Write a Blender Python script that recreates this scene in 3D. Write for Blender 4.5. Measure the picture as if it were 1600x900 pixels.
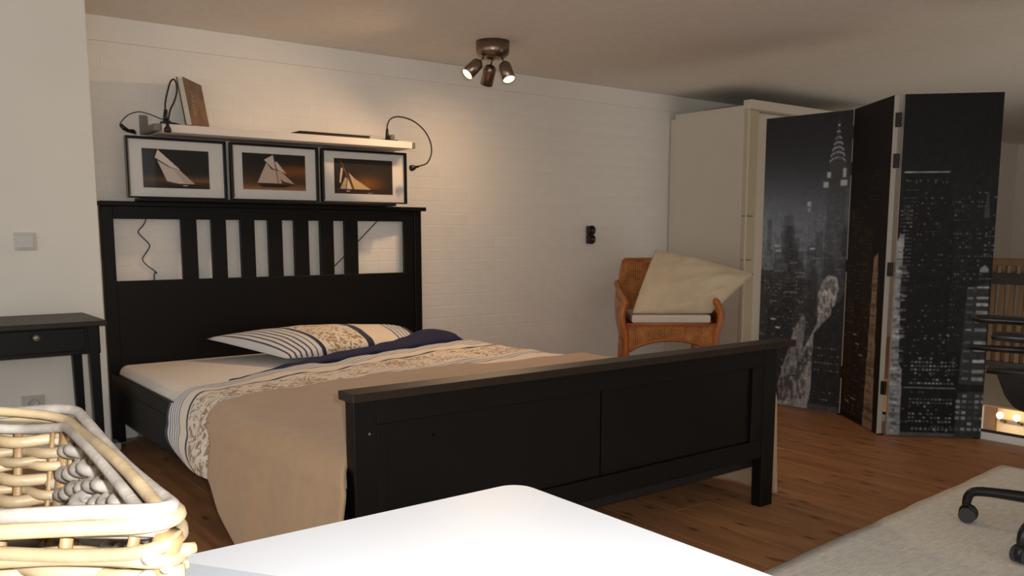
import bpy, bmesh, math, random
import numpy as np
from mathutils import Vector, Matrix, noise as mnoise

random.seed(7)
RNG = np.random.default_rng(11)
for o in list(bpy.data.objects):
    bpy.data.objects.remove(o)
SC = bpy.context.scene
COL = SC.collection

# ------------------------------------------------------------------ camera
YAW = math.radians(52.42)
PITCH = math.atan(177 / 1356.0)
FH = Vector((math.cos(YAW), math.sin(YAW), 0))
RT = Vector((math.sin(YAW), -math.cos(YAW), 0))
FW = FH * math.cos(PITCH) - Vector((0, 0, 1)) * math.sin(PITCH)
UP = FH * math.sin(PITCH) + Vector((0, 0, 1)) * math.cos(PITCH)
cam_d = bpy.data.cameras.new('camera')
cam = bpy.data.objects.new('camera', cam_d)
COL.objects.link(cam)
m = Matrix((RT, UP, -FW)).transposed().to_4x4()
m.translation = Vector((0, 0, 1.04))
cam.matrix_world = m
cam_d.sensor_width = 36
cam_d.lens = 1356 / 1600 * 36
cam_d.shift_x = -3 / 1600
cam_d.shift_y = 92 / 1600
cam_d.clip_start = 0.02
SC.camera = cam

# ------------------------------------------------------------------ world, exposure, big lights
world = bpy.data.worlds.new('world')
SC.world = world
world.use_nodes = True
world.node_tree.nodes['Background'].inputs[0].default_value = (0.975, 0.985, 0.98, 1)
world.node_tree.nodes['Background'].inputs[1].default_value = 1.15
vs = SC.view_settings
vs.view_transform = 'Standard'
vs.look = 'None'
vs.gamma = 1
vs.use_curve_mapping = False
vs.exposure = 0.0


def light(name, kind, loc, energy, color, aim=None, **kw):
    d = bpy.data.lights.new(name, kind)
    d.energy = energy
    d.color = color
    for k, v in kw.items():
        setattr(d, k, v)
    o = bpy.data.objects.new(name, d)
    COL.objects.link(o)
    o.location = loc
    if aim is not None:
        o.rotation_euler = (Vector(aim)).to_track_quat('-Z', 'Y').to_euler()
    return o


# the camera's own flash, just right of and above the lens
fl = Vector((0, 0, 1.04)) + RT * 0.045 + UP * 0.035
light('camera_flash', 'SPOT', fl, 98, (0.93, 0.97, 1.0), aim=FW + UP * 0.16 + RT * 0.02,
      spot_size=math.radians(124), spot_blend=1.0, shadow_soft_size=0.012)
# unseen fill light added behind the camera to lift the room's ambient level
light('rear_fill_light', 'POINT', (-0.7, -1.1, 1.4), 8, (1.0, 0.92, 0.82), shadow_soft_size=0.14)
# unseen dim warm light added to brighten the far end of the loft
light('far_end_fill', 'POINT', (7.6, -0.8, 1.6), 7, (1.0, 0.80, 0.55), shadow_soft_size=0.12)


# ------------------------------------------------------------------ materials
def lin(c):
    return tuple((x / 255 / 12.92) if x / 255 <= 0.04045 else ((x / 255 + 0.055) / 1.055) ** 2.4 for x in c) + (1,)


def nodes_of(name):
    mt = bpy.data.materials.new(name)
    mt.use_nodes = True
    nt = mt.node_tree
    return mt, nt, nt.nodes['Principled BSDF']


def N(nt, t, **kw):
    n = nt.nodes.new(t)
    for k, v in kw.items():
        setattr(n, k, v)
    return n


def mat(name, rgb, rough=0.6, var=0.06, vscale=8.0, bump=0.0, bscale=200.0, metal=0.0, spec=0.5, stretch=(1, 1, 1),
        coat=0.0, emit=None, estr=0.0, bdist=0.002, sheen=0.0, perobj=0.0):
    mt, nt, b = nodes_of(name)
    tc = N(nt, 'ShaderNodeTexCoord')
    mp = N(nt, 'ShaderNodeMapping')
    mp.inputs['Scale'].default_value = stretch
    nt.links.new(tc.outputs['Object'], mp.inputs[0])
    nz = N(nt, 'ShaderNodeTexNoise')
    nz.inputs['Scale'].default_value = vscale
    nz.inputs['Detail'].default_value = 4
    nt.links.new(mp.outputs[0], nz.inputs['Vector'])
    rp = N(nt, 'ShaderNodeMapRange')
    rp.inputs['From Min'].default_value = 0.3
    rp.inputs['From Max'].default_value = 0.7
    rp.inputs['To Min'].default_value = 1 - var
    rp.inputs['To Max'].default_value = 1 + var
    nt.links.new(nz.outputs['Fac'], rp.inputs['Value'])
    mx = N(nt, 'ShaderNodeVectorMath', operation='SCALE')
    mx.inputs[0].default_value = lin(rgb)[:3]
    src = rp.outputs[0]
    if perobj:
        oi = N(nt, 'ShaderNodeObjectInfo')
        r2 = N(nt, 'ShaderNodeMapRange')
        r2.inputs['To Min'].default_value = 1 - perobj
        r2.inputs['To Max'].default_value = 1 + perobj
        nt.links.new(oi.outputs['Random'], r2.inputs['Value'])
        mm = N(nt, 'ShaderNodeMath', operation='MULTIPLY')
        nt.links.new(src, mm.inputs[0])
        nt.links.new(r2.outputs[0], mm.inputs[1])
        src = mm.outputs[0]
    nt.links.new(src, mx.inputs['Scale'])
    nt.links.new(mx.outputs[0], b.inputs['Base Color'])
    b.inputs['Roughness'].default_value = rough
    b.inputs['Metallic'].default_value = metal
    b.inputs['Specular IOR Level'].default_value = spec
    b.inputs['Coat Weight'].default_value = coat
    b.inputs['Sheen Weight'].default_value = sheen
    if emit:
        b.inputs['Emission Color'].default_value = lin(emit)
        b.inputs['Emission Strength'].default_value = estr
    if bump:
        n2 = N(nt, 'ShaderNodeTexNoise')
        n2.inputs['Scale'].default_value = bscale
        n2.inputs['Detail'].default_value = 3
        nt.links.new(mp.outputs[0], n2.inputs['Vector'])
        bp = N(nt, 'ShaderNodeBump')
        bp.inputs['Strength'].default_value = bump
        bp.inputs['Distance'].default_value = bdist
        nt.links.new(n2.outputs['Fac'], bp.inputs['Height'])
        nt.links.new(bp.outputs[0], b.inputs['Normal'])
    return mt


M_WALL = mat('white_wall_paint', (236, 230, 220), 0.75, 0.02, 3, 0.15, 60, bdist=0.003)
M_BRICK = mat('white_painted_brick', (236, 230, 220), 0.7, 0.025, 6, 0.35, 45, bdist=0.004, perobj=0.012)
M_CEIL = mat('stipple_ceiling', (234, 228, 218), 0.9, 0.03, 30, 0.9, 110, bdist=0.006)
M_PIER = mat('pier_plaster', (232, 229, 218), 0.8, 0.02, 3, 0.1, 90)
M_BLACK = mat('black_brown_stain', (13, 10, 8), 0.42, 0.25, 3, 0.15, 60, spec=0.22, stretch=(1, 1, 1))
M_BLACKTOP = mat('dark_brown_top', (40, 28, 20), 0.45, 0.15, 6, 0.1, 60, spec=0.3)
M_GROOVE = mat('groove_shade_stain', (14, 11, 9), 0.6)
M_MATT = mat('mattress_cotton', (240, 230, 218), 0.9, 0.03, 20, 0.2, 300, sheen=0.2)
M_SPREAD = mat('beige_bedspread', (178, 146, 112), 0.9, 0.04, 25, 0.3, 500, sheen=0.2)
M_NAVY = mat('navy_cotton', (18, 26, 68), 0.85, 0.1, 30, 0.2, 400)
M_WHITE = mat('white_laminate', (235, 234, 230), 0.35, 0.01, 3)
M_DESK = mat('desk_laminate', (224, 224, 226), 0.4, 0.01, 3)
M_PAPER = mat('white_paper', (190, 193, 196), 0.8, 0.02, 5)
M_SHELF = mat('white_shelf_foil', (226, 218, 208), 0.45, 0.02, 3)
M_STEEL = mat('brushed_steel', (138, 122, 106), 0.30, 0.06, 20, metal=1.0, stretch=(1, 1, 0.1))
M_BRACKET = mat('grey_metal_bracket', (128, 124, 112), 0.4, 0.05, 10, metal=0.6)
M_PLASTIC = mat('black_plastic', (16, 14, 14), 0.4, 0.1, 20)
M_CORD = mat('black_cord_rubber', (20, 16, 15), 0.55)
M_GREYCORD = mat('grey_cord', (150, 146, 140), 0.5)
M_WOODCASE = mat('wardrobe_white', (214, 204, 186), 0.5, 0.02, 4)
M_TRIMCREAM = mat('wardrobe_cream_trim', (196, 182, 154), 0.55, 0.03, 6)
M_SWITCH = mat('switch_plastic', (196, 192, 184), 0.25, 0.01, 5, coat=0.3)
M_BROWNPL = mat('brown_bakelite', (44, 28, 20), 0.35, 0.1, 30)
M_RATTAN = None
M_CREAM = mat('cream_cotton', (216, 198, 168), 0.9, 0.05, 14, 0.4, 60, sheen=0.2, bdist=0.006)
M_SEATC = mat('seat_cushion_cotton', (222, 210, 196), 0.9, 0.02, 30)
M_RUG = mat('woven_rug', (238, 233, 221), 0.95, 0.10, 60, 0.9, 160, bdist=0.004, stretch=(0.35, 1, 1))
M_CANE = mat('whitewashed_willow', (152, 142, 130), 0.62, 0.38, 30, 0.7, 140, perobj=0.2, bdist=0.001)
M_CANE2 = mat('straw_willow', (156, 134, 102), 0.5, 0.32, 26, 0.5, 140, perobj=0.2, bdist=0.001)
M_STAKE = mat('peeled_willow_stake', (140, 108, 70), 0.55, 0.15, 25, 0.3, 120, perobj=0.1)
M_OAK = mat('baluster_wood', (112, 84, 54), 0.5, 0.15, 20, 0.1, 100, stretch=(1, 1, 0.1))
M_DARKRAIL = mat('dark_rail', (46, 42, 36), 0.5, 0.1, 10)
M_LOWER = mat('lower_wall_paint', (226, 212, 180), 0.8, 0.02, 4)
M_STRINGER = mat('grey_brown_fascia', (98, 84, 62), 0.7, 0.05, 5)
M_GOLD = mat('screen_edge_canvas', (172, 164, 152), 0.7, 0.04, 30)
M_PAGE = mat('book_pages', (216, 204, 184), 0.8, 0.08, 300, stretch=(1, 1, 1))
M_BOOKBACK = mat('book_board', (40, 30, 24), 0.5)
M_FRAME = mat('black_frame_metal', (9, 7, 6), 0.35, 0.05, 10, spec=0.25)
M_SILVER = mat('silver_frame_side', (112, 104, 94), 0.28, 0.05, 12, metal=0.9)
M_MAT = mat('passepartout', (226, 219, 210), 0.85, 0.01, 20)
M_BULB = mat('lit_halogen', (255, 240, 210), 0.3, 0, emit=(255, 214, 140), estr=6)
M_BULBOFF = mat('lamp_inside', (70, 60, 50), 0.4)
M_CASTER = mat('caster_grey', (60, 60, 62), 0.35)
M_MESHBLK = mat('chair_fabric_black', (15, 15, 17), 0.85, 0.15, 40, 0.3, 400)
M_CARD = mat('brown_cardboard', (120, 98, 74), 0.8, 0.1, 12)


def floor_mat():
    mt, nt, b = nodes_of('oak_laminate')
    tc = N(nt, 'ShaderNodeTexCoord')
    oi = N(nt, 'ShaderNodeObjectInfo')
    off = N(nt, 'ShaderNodeVectorMath', operation='MULTIPLY_ADD')
    cmb = N(nt, 'ShaderNodeCombineXYZ')
    for k in range(3):
        nt.links.new(oi.outputs['Random'], cmb.inputs[k])
    off.inputs[1].default_value = (37, 53, 11)
    nt.links.new(cmb.outputs[0], off.inputs[0])
    nt.links.new(tc.outputs['Object'], off.inputs[2])
    mp = N(nt, 'ShaderNodeMapping')
    mp.inputs['Scale'].default_value = (9, 1.1, 1)
    nt.links.new(off.outputs[0], mp.inputs[0])
    g = N(nt, 'ShaderNodeTexNoise')
    g.inputs['Scale'].default_value = 2.2
    g.inputs['Detail'].default_value = 6
    g.inputs['Distortion'].default_value = 0.6
    nt.links.new(mp.outputs[0], g.inputs['Vector'])
    r = N(nt, 'ShaderNodeValToRGB')
    e = r.color_ramp.elements
    e[0].position, e[0].color = 0.3, lin((140, 97, 63))
    e[1].position, e[1].color = 0.72, lin((178, 125, 83))
    nt.links.new(g.outputs['Fac'], r.inputs[0])
    # knots
    mp2 = N(nt, 'ShaderNodeMapping')
    mp2.inputs['Scale'].default_value = (7.5, 2.6, 1)
    nt.links.new(off.outputs[0], mp2.inputs[0])
    v = N(nt, 'ShaderNodeTexVoronoi', voronoi_dimensions='2D')
    v.inputs['Scale'].default_value = 1.25
    nt.links.new(mp2.outputs[0], v.inputs['Vector'])
    k = N(nt, 'ShaderNodeMapRange')
    k.inputs['From Min'].default_value = 0.04
    k.inputs['From Max'].default_value = 0.13
    k.inputs['To Min'].default_value = 0.38
    k.inputs['To Max'].default_value = 1.0
    nt.links.new(v.outputs['Distance'], k.inputs['Value'])
    r2 = N(nt, 'ShaderNodeMapRange')
    r2.inputs['To Min'].default_value = 0.92
    r2.inputs['To Max'].default_value = 1.08
    nt.links.new(oi.outputs['Random'], r2.inputs['Value'])
    mm = N(nt, 'ShaderNodeMath', operation='MULTIPLY')
    nt.links.new(k.outputs[0], mm.inputs[0])
    nt.links.new(r2.outputs[0], mm.inputs[1])
    sc = N(nt, 'ShaderNodeVectorMath', operation='SCALE')
    nt.links.new(r.outputs[0], sc.inputs[0])
    nt.links.new(mm.outputs[0], sc.inputs['Scale'])
    nt.links.new(sc.outputs[0], b.inputs['Base Color'])
    b.inputs['Roughness'].default_value = 0.42
    b.inputs['Specular IOR Level'].default_value = 0.4
    return mt


M_FLOOR = floor_mat()


def weave_mat():
    mt, nt, b = nodes_of('woven_rattan')
    tc = N(nt, 'ShaderNodeTexCoord')
    w1 = N(nt, 'ShaderNodeTexWave', bands_direction='X')
    w1.inputs['Scale'].default_value = 22
    w2 = N(nt, 'ShaderNodeTexWave', bands_direction='Z')
    w2.inputs['Scale'].default_value = 26
    w2.inputs['Distortion'].default_value = 1.5
    for w in (w1, w2):
        nt.links.new(tc.outputs['Object'], w.inputs['Vector'])
    mu = N(nt, 'ShaderNodeMath', operation='MULTIPLY')
    nt.links.new(w1.outputs['Fac'], mu.inputs[0])
    nt.links.new(w2.outputs['Fac'], mu.inputs[1])
    nz = N(nt, 'ShaderNodeTexNoise')
    nz.inputs['Scale'].default_value = 14
    nt.links.new(tc.outputs['Object'], nz.inputs['Vector'])
    ad = N(nt, 'ShaderNodeMath', operation='ADD')
    nt.links.new(mu.outputs[0], ad.inputs[0])
    nt.links.new(nz.outputs['Fac'], ad.inputs[1])
    r = N(nt, 'ShaderNodeValToRGB')
    e = r.color_ramp.elements
    e[0].position, e[0].color = 0.35, lin((112, 56, 18))
    e[1].position, e[1].color = 1.0, lin((222, 146, 74))
    nt.links.new(ad.outputs[0], r.inputs[0])
    nt.links.new(r.outputs[0], b.inputs['Base Color'])
    bp = N(nt, 'ShaderNodeBump')
    bp.inputs['Strength'].default_value = 0.8
    bp.inputs['Distance'].default_value = 0.006
    nt.links.new(mu.outputs[0], bp.inputs['Height'])
    nt.links.new(bp.outputs[0], b.inputs['Normal'])
    b.inputs['Roughness'].default_value = 0.38
    return mt


M_WEAVE = weave_mat()
M_RATTAN = mat('rattan_cane', (176, 102, 46), 0.35, 0.15, 30, 0.2, 80)


def band_mat(name, axis, bands, florals):
    """bands: list of (start, rgb) along uv axis; florals: list of (a, b) where a damask print shows."""
    mt, nt, b = nodes_of(name)
    uv = N(nt, 'ShaderNodeUVMap')
    sp = N(nt, 'ShaderNodeSeparateXYZ')
    nt.links.new(uv.outputs[0], sp.inputs[0])
    src = sp.outputs[axis]
    r = N(nt, 'ShaderNodeValToRGB')
    r.color_ramp.interpolation = 'CONSTANT'
    els = r.color_ramp.elements
    els[0].position = 0
    els[0].color = lin(bands[0][1])
    els[1].position = bands[1][0]
    els[1].color = lin(bands[1][1])
    for p, c in bands[2:]:
        x = els.new(p)
        x.color = lin(c)
    nt.links.new(src, r.inputs[0])
    fr = N(nt, 'ShaderNodeValToRGB')
    fr.color_ramp.interpolation = 'CONSTANT'
    fe = fr.color_ramp.elements
    fe[0].color = (0, 0, 0, 1)
    (a0, b0) = florals[0]
    fe[1].position = a0
    fe[1].color = (1, 1, 1, 1)
    fe.new(b0).color = (0, 0, 0, 1)
    for a1, b1 in florals[1:]:
        fe.new(a1).color = (1, 1, 1, 1)
        fe.new(b1).color = (0, 0, 0, 1)
    nt.links.new(src, fr.inputs[0])
    # damask: curling leaf shapes
    tc = N(nt, 'ShaderNodeTexCoord')
    vo = N(nt, 'ShaderNodeTexVoronoi', feature='F1')
    vo.inputs['Scale'].default_value = 5.0
    nt.links.new(tc.outputs['Object'], vo.inputs['Vector'])
    wv = N(nt, 'ShaderNodeTexNoise')
    wv.inputs['Scale'].default_value = 26
    wv.inputs['Detail'].default_value = 1.5
    wv.inputs['Distortion'].default_value = 2.2
    nt.links.new(tc.outputs['Object'], wv.inputs['Vector'])
    th = N(nt, 'ShaderNodeMath', operation='MULTIPLY_ADD')
    th.inputs[1].default_value = -0.16
    nt.links.new(vo.outputs['Distance'], th.inputs[0])
    nt.links.new(wv.outputs['Fac'], th.inputs[2])
    gt = N(nt, 'ShaderNodeMapRange')
    gt.inputs['From Min'].default_value = 0.43
    gt.inputs['From Max'].default_value = 0.48
    nt.links.new(th.outputs[0], gt.inputs['Value'])
    mu = N(nt, 'ShaderNodeMath', operation='MULTIPLY')
    nt.links.new(gt.outputs[0], mu.inputs[0])
    nt.links.new(fr.outputs[0], mu.inputs[1])
    mx = N(nt, 'ShaderNodeMix', data_type='RGBA')
    nt.links.new(mu.outputs[0], mx.inputs[0])
    nt.links.new(r.outputs[0], mx.inputs[6])
    mx.inputs[7].default_value = lin((164, 136, 108))
    nt.links.new(mx.outputs[2], b.inputs['Base Color'])
    b.inputs['Roughness'].default_value = 0.9
    b.inputs['Sheen Weight'].default_value = 0.15
    nz = N(nt, 'ShaderNodeTexNoise')
    nz.inputs['Scale'].default_value = 400
    bp = N(nt, 'ShaderNodeBump')
    bp.inputs['Strength'].default_value = 0.15
    bp.inputs['Distance'].default_value = 0.001
    nt.links.new(tc.outputs['Object'], nz.inputs['Vector'])
    nt.links.new(nz.outputs['Fac'], bp.inputs['Height'])
    nt.links.new(bp.outputs[0], b.inputs['Normal'])
    return mt


CRM = (232, 218, 200)
NVY = (24, 30, 66)
LBL = (220, 218, 216)


def stripes(a, b, n, base, line, duty=0.35):
    out = []
    st = (b - a) / n
    for i in range(n):
        out.append((a + i * st, base))
        out.append((a + (i + 1 - duty) * st, line))
    return out


DUVET_BANDS = [(0.0, NVY)] + stripes(0.05, 0.27, 5, LBL, (72, 78, 100), 0.28) + [(0.27, CRM), (0.42, NVY), (0.455, CRM)] + \
    stripes(0.86, 0.985, 3, LBL, (56, 62, 88), 0.32) + [(0.986, CRM)]
M_DUVET = band_mat('striped_damask_duvet', 1, DUVET_BANDS, [(0.48, 0.84)])
PIL_BANDS = stripes(0.0, 0.25, 7, LBL, (62, 68, 92), 0.3) + [(0.25, NVY), (0.268, CRM), (0.555, NVY), (0.605, CRM)] + \
    stripes(0.77, 0.93, 5, LBL, (62, 68, 92), 0.3) + [(0.935, NVY)]
M_PILLOW = band_mat('striped_damask_pillowcase', 0, PIL_BANDS, [(0.28, 0.545)])


def attr_mat(name, rough=0.5, spec=0.5, coat=0.0):
    mt, nt, b = nodes_of(name)
    a = N(nt, 'ShaderNodeAttribute')
    a.attribute_name = 'print'
    nt.links.new(a.outputs['Color'], b.inputs['Base Color'])
    b.inputs['Roughness'].default_value = rough
    b.inputs['Specular IOR Level'].default_value = spec
    b.inputs['Coat Weight'].default_value = coat
    return mt


M_CANVAS = attr_mat('canvas_print', 0.6, 0.18)
M_PHOTO = attr_mat('photo_print', 0.5, 0.3)


def glass_mat():
    mt = bpy.data.materials.new('picture_glass')
    mt.use_nodes = True
    nt = mt.node_tree
    nt.nodes.clear()
    out = N(nt, 'ShaderNodeOutputMaterial')
    tr = N(nt, 'ShaderNodeBsdfTransparent')
    gl = N(nt, 'ShaderNodeBsdfGlossy')
    gl.inputs['Roughness'].default_value = 0.03
    fr = N(nt, 'ShaderNodeFresnel')
    fr.inputs[0].default_value = 1.22
    mx = N(nt, 'ShaderNodeMixShader')
    nt.links.new(fr.outputs[0], mx.inputs[0])
    nt.links.new(tr.outputs[0], mx.inputs[1])
    nt.links.new(gl.outputs[0], mx.inputs[2])
    nt.links.new(mx.outputs[0], out.inputs[0])
    return mt


M_GLASS = glass_mat()

# ------------------------------------------------------------------ mesh helpers
BASE = {}          # object -> world (or root-local) origin used for its children


class MB:
    def __init__(s):
        s.v, s.f, s.uv = [], [], None

    def box(s, x0, x1, y0, y1, z0, z1):
        k = len(s.v)
        s.v += [(x0, y0, z0), (x1, y0, z0), (x1, y1, z0), (x0, y1, z0), (x0, y0, z1), (x1, y0, z1), (x1, y1, z1), (x0, y1, z1)]
        s.f += [tuple(k + i for i in q) for q in ((3, 2, 1, 0), (4, 5, 6, 7), (0, 1, 5, 4), (1, 2, 6, 5), (2, 3, 7, 6), (3, 0, 4, 7))]
        return s

    def tube(s, pts, r, n=8, sub=0, flat=1.0):
        pts = [Vector(p) for p in pts]
        rs = list(r) if hasattr(r, '__len__') else [r] * len(pts)
        if sub:
            P, R = [], []
            for i in range(len(pts) - 1):
                p0 = pts[max(i - 1, 0)]; p1 = pts[i]; p2 = pts[i + 1]; p3 = pts[min(i + 2, len(pts) - 1)]
                for q in range(sub):
                    t = q / sub
                    P.append(0.5 * ((2 * p1) + (p2 - p0) * t + (2 * p0 - 5 * p1 + 4 * p2 - p3) * t * t + (3 * p1 - p0 - 3 * p2 + p3) * t ** 3))
                    R.append(rs[i] * (1 - t) + rs[i + 1] * t)
            P.append(pts[-1]); R.append(rs[-1])
            pts, rs = P, R
        k = len(s.v)
        t0 = (pts[1] - pts[0]).normalized()
        up = Vector((0, 0, 1)) if abs(t0.z) < 0.9 else Vector((1, 0, 0))
        a = t0.cross(up).normalized()
        for i, p in enumerate(pts):
            t = (pts[min(i + 1, len(pts) - 1)] - pts[max(i - 1, 0)])
            if t.length < 1e-9:
                t = t0.copy()
            t.normalize()
            a = (a - t * a.dot(t))
            if a.length < 1e-6:
                a = t.orthogonal()
            a.normalize()
            b = t.cross(a)
            for j in range(n):
                g = 2 * math.pi * j / n
                s.v.append(tuple(p + (a * math.cos(g) + b * math.sin(g) * flat) * rs[i]))
        L = len(pts)
        for i in range(L - 1):
            for j in range(n):
                j2 = (j + 1) % n
                s.f.append((k + i * n + j, k + i * n + j2, k + (i + 1) * n + j2, k + (i + 1) * n + j))
        s.f.append(tuple(k + j for j in range(n))[::-1])
        s.f.append(tuple(k + (L - 1) * n + j for j in range(n)))
        return s

    def lathe(s, prof, origin, axis, n=24):
        """prof: list of (radius, distance along axis)."""
        o = Vector(origin); ax = Vector(axis).normalized()
        a = ax.orthogonal().normalized(); b = ax.cross(a)
        k = len(s.v)
        for r, h in prof:
            for j in range(n):
                g = 2 * math.pi * j / n
                s.v.append(tuple(o + ax * h + (a * math.cos(g) + b * math.sin(g)) * r))
        for i in range(len(prof) - 1):
            for j in range(n):
                j2 = (j + 1) % n
                s.f.append((k + i * n + j, k + i * n + j2, k + (i + 1) * n + j2, k + (i + 1) * n + j))
        s.f.append(tuple(k + j for j in range(n))[::-1])
        s.f.append(tuple(k + (len(prof) - 1) * n + j for j in range(n)))
        return s

    def prism(s, poly, lo, hi, plane='xy'):
        k = len(s.v); n = len(poly)
        for h in (lo, hi):
            for (p, q) in poly:
                s.v.append({'xy': (p, q, h), 'xz': (p, h, q), 'yz': (h, p, q)}[plane])
        s.f.append(tuple(k + i for i in range(n))[::-1])
        s.f.append(tuple(k + n + i for i in range(n)))
        for i in range(n):
            j = (i + 1) % n
            s.f.append((k + i, k + j, k + n + j, k + n + i))
        return s

    def grid(s, fn, nu, nv, uvfn=None):
        k = len(s.v)
        uvs = []
        for j in range(nv + 1):
            for i in range(nu + 1):
                s.v.append(tuple(fn(i / nu, j / nv)))
                uvs.append(uvfn(i / nu, j / nv) if uvfn else (i / nu, j / nv))
        for j in range(nv):
            for i in range(nu):
                q = k + j * (nu + 1) + i
                s.f.append((q, q + 1, q + nu + 2, q + nu + 1))
        s.uv = (s.uv or [(0, 0)] * k) + uvs
        return s

    def build(s, name, material, parent=None, bevel=0.0, seg=2, smooth=False, solid=0.0, sub=0, fixn=True, origin=None):
        me = bpy.data.meshes.new(name)
        a = np.array(s.v, dtype=float)
        if origin is None:
            c = Vector(((a.min(0) + a.max(0)) / 2).tolist())
        else:
            c = Vector(origin)
        a = a - np.array(c)
        me.from_pydata(a.tolist(), [], s.f)
        if s.uv and len(s.uv) == len(s.v):
            ul = me.uv_layers.new(name='UVMap')
            li = np.zeros(len(me.loops), dtype=int)
            me.loops.foreach_get('vertex_index', li)
            ul.data.foreach_set('uv', np.array(s.uv, dtype=float)[li].ravel())
        if fixn:
            bm = bmesh.new(); bm.from_mesh(me)
            bmesh.ops.recalc_face_normals(bm, faces=bm.faces)
            bm.to_mesh(me); bm.free()
        if smooth:
            me.polygons.foreach_set('use_smooth', [True] * len(me.polygons))
        me.materials.append(material)
        o = bpy.data.objects.new(name, me)
        COL.objects.link(o)
        base = BASE.get(parent, Vector((0, 0, 0))) if parent else Vector((0, 0, 0))
        o.location = c - base
        if parent:
            o.parent = parent
        BASE[o] = c
        if solid:
            md = o.modifiers.new('thickness', 'SOLIDIFY'); md.thickness = solid; md.offset = -1
        if bevel:
            md = o.modifiers.new('bevel', 'BEVEL'); md.width = bevel; md.segments = seg; md.limit_method = 'ANGLE'
            md.angle_limit = math.radians(40)
        if sub:
            md = o.modifiers.new('subdiv', 'SUBSURF'); md.levels = sub; md.render_levels = sub
        return o


def box(name, mt, x0, x1, y0, y1, z0, z1, parent=None, bevel=0.0, **kw):
    return MB().box(x0, x1, y0, y1, z0, z1).build(name, mt, parent, bevel, **kw)


def tag(o, label, cat, group=None):
    o['label'] = label
    o['category'] = cat
    if group:
        o['group'] = group
    return o


def thing(name, label, cat, loc, rotz=0.0, local=False, group=None):
    o = bpy.data.objects.new(name, None)
    o.empty_display_size = 0.1
    COL.objects.link(o)
    o.location = loc
    o.rotation_euler = (0, 0, rotz)
    BASE[o] = Vector((0, 0, 0)) if local else Vector(loc)
    return tag(o, label, cat, group)


def struct(o):
    o['kind'] = 'structure'
    return o


# ------------------------------------------------------------------ print helpers
def raster(w, h, rgb):
    im = np.zeros((h, w, 3))
    im[:] = rgb
    return im


def poly(im, pts, rgb, alpha=1.0):
    h, w, _ = im.shape
    yy, xx = np.mgrid[0:h, 0:w]
    x = xx + 0.5; y = yy + 0.5
    ins = np.zeros((h, w), bool)
    n = len(pts)
    for i in range(n):
        x0, y0 = pts[i]; x1, y1 = pts[(i + 1) % n]
        if y0 == y1:
            continue
        c = ((y0 > y) != (y1 > y)) & (x < (x1 - x0) * (y - y0) / (y1 - y0) + x0)
        ins ^= c
    im[ins] = im[ins] * (1 - alpha) + np.array(rgb) * alpha


def rect(im, x0, y0, x1, y1, rgb, alpha=1.0):
    h, w, _ = im.shape
    a, b = max(0, int(round(y0))), min(h, max(int(round(y0)) + 1, int(round(y1))))
    c, d = max(0, int(round(x0))), min(w, max(int(round(x0)) + 1, int(round(x1))))
    im[a:b, c:d] = im[a:b, c:d] * (1 - alpha) + np.array(rgb) * alpha


def windows(im, x0, y0, x1, y1, sx, sy, p, rgb, rg, ww=1.4, hh=1.0):
    y = y0
    while y < y1:
        rowp = p * rg.uniform(0.2, 1.8)
        x = x0
        while x < x1:
            if rg.random() < rowp:
                k = rg.uniform(0.4, 1.0)
                rect(im, x, y, x + ww, y + hh, np.array(rgb) * k, 0.9)
            x += sx
        y += sy


def print_sheet(name, im, tl, tr, bl, br, mt, parent):
    """a flat printed sheet: grid whose vertex colours carry the picture (im is sRGB 0..255)."""
    h, w, _ = im.shape
    tl, tr, bl, br = map(np.array, (tl, tr, bl, br))
    u = (np.linspace(0, 1, w))[None, :, None]
    v = (np.linspace(0, 1, h))[:, None, None]
    P = (tl * (1 - u) + tr * u) * (1 - v) + (bl * (1 - u) + br * u) * v
    P = P.reshape(-1, 3)
    c = (P.min(0) + P.max(0)) / 2
    idx = np.arange(w * h).reshape(h, w)
    F = np.stack([idx[:-1, :-1], idx[1:, :-1], idx[1:, 1:], idx[:-1, 1:]], -1).reshape(-1, 4)
    me = bpy.data.meshes.new(name)
    me.vertices.add(len(P)); me.vertices.foreach_set('co', (P - c).ravel())
    me.loops.add(F.size); me.loops.foreach_set('vertex_index', F.ravel())
    me.polygons.add(len(F)); me.polygons.foreach_set('loop_start', np.arange(len(F)) * 4)
    me.update(calc_edges=True)
    ca = me.color_attributes.new('print', 'FLOAT_COLOR', 'POINT')
    s = np.clip(im, 0, 255) / 255
    l = np.where(s <= 0.04045, s / 12.92, ((s + 0.055) / 1.055) ** 2.4).reshape(-1, 3)
    ca.data.foreach_set('color', np.concatenate([l, np.ones((len(l), 1))], 1).ravel())
    me.materials.append(mt)
    o = bpy.data.objects.new(name, me)
    COL.objects.link(o)
    o.parent = parent
    o.location = Vector(c.tolist()) - BASE[parent]
    BASE[o] = Vector(c.tolist())
    return o


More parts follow.
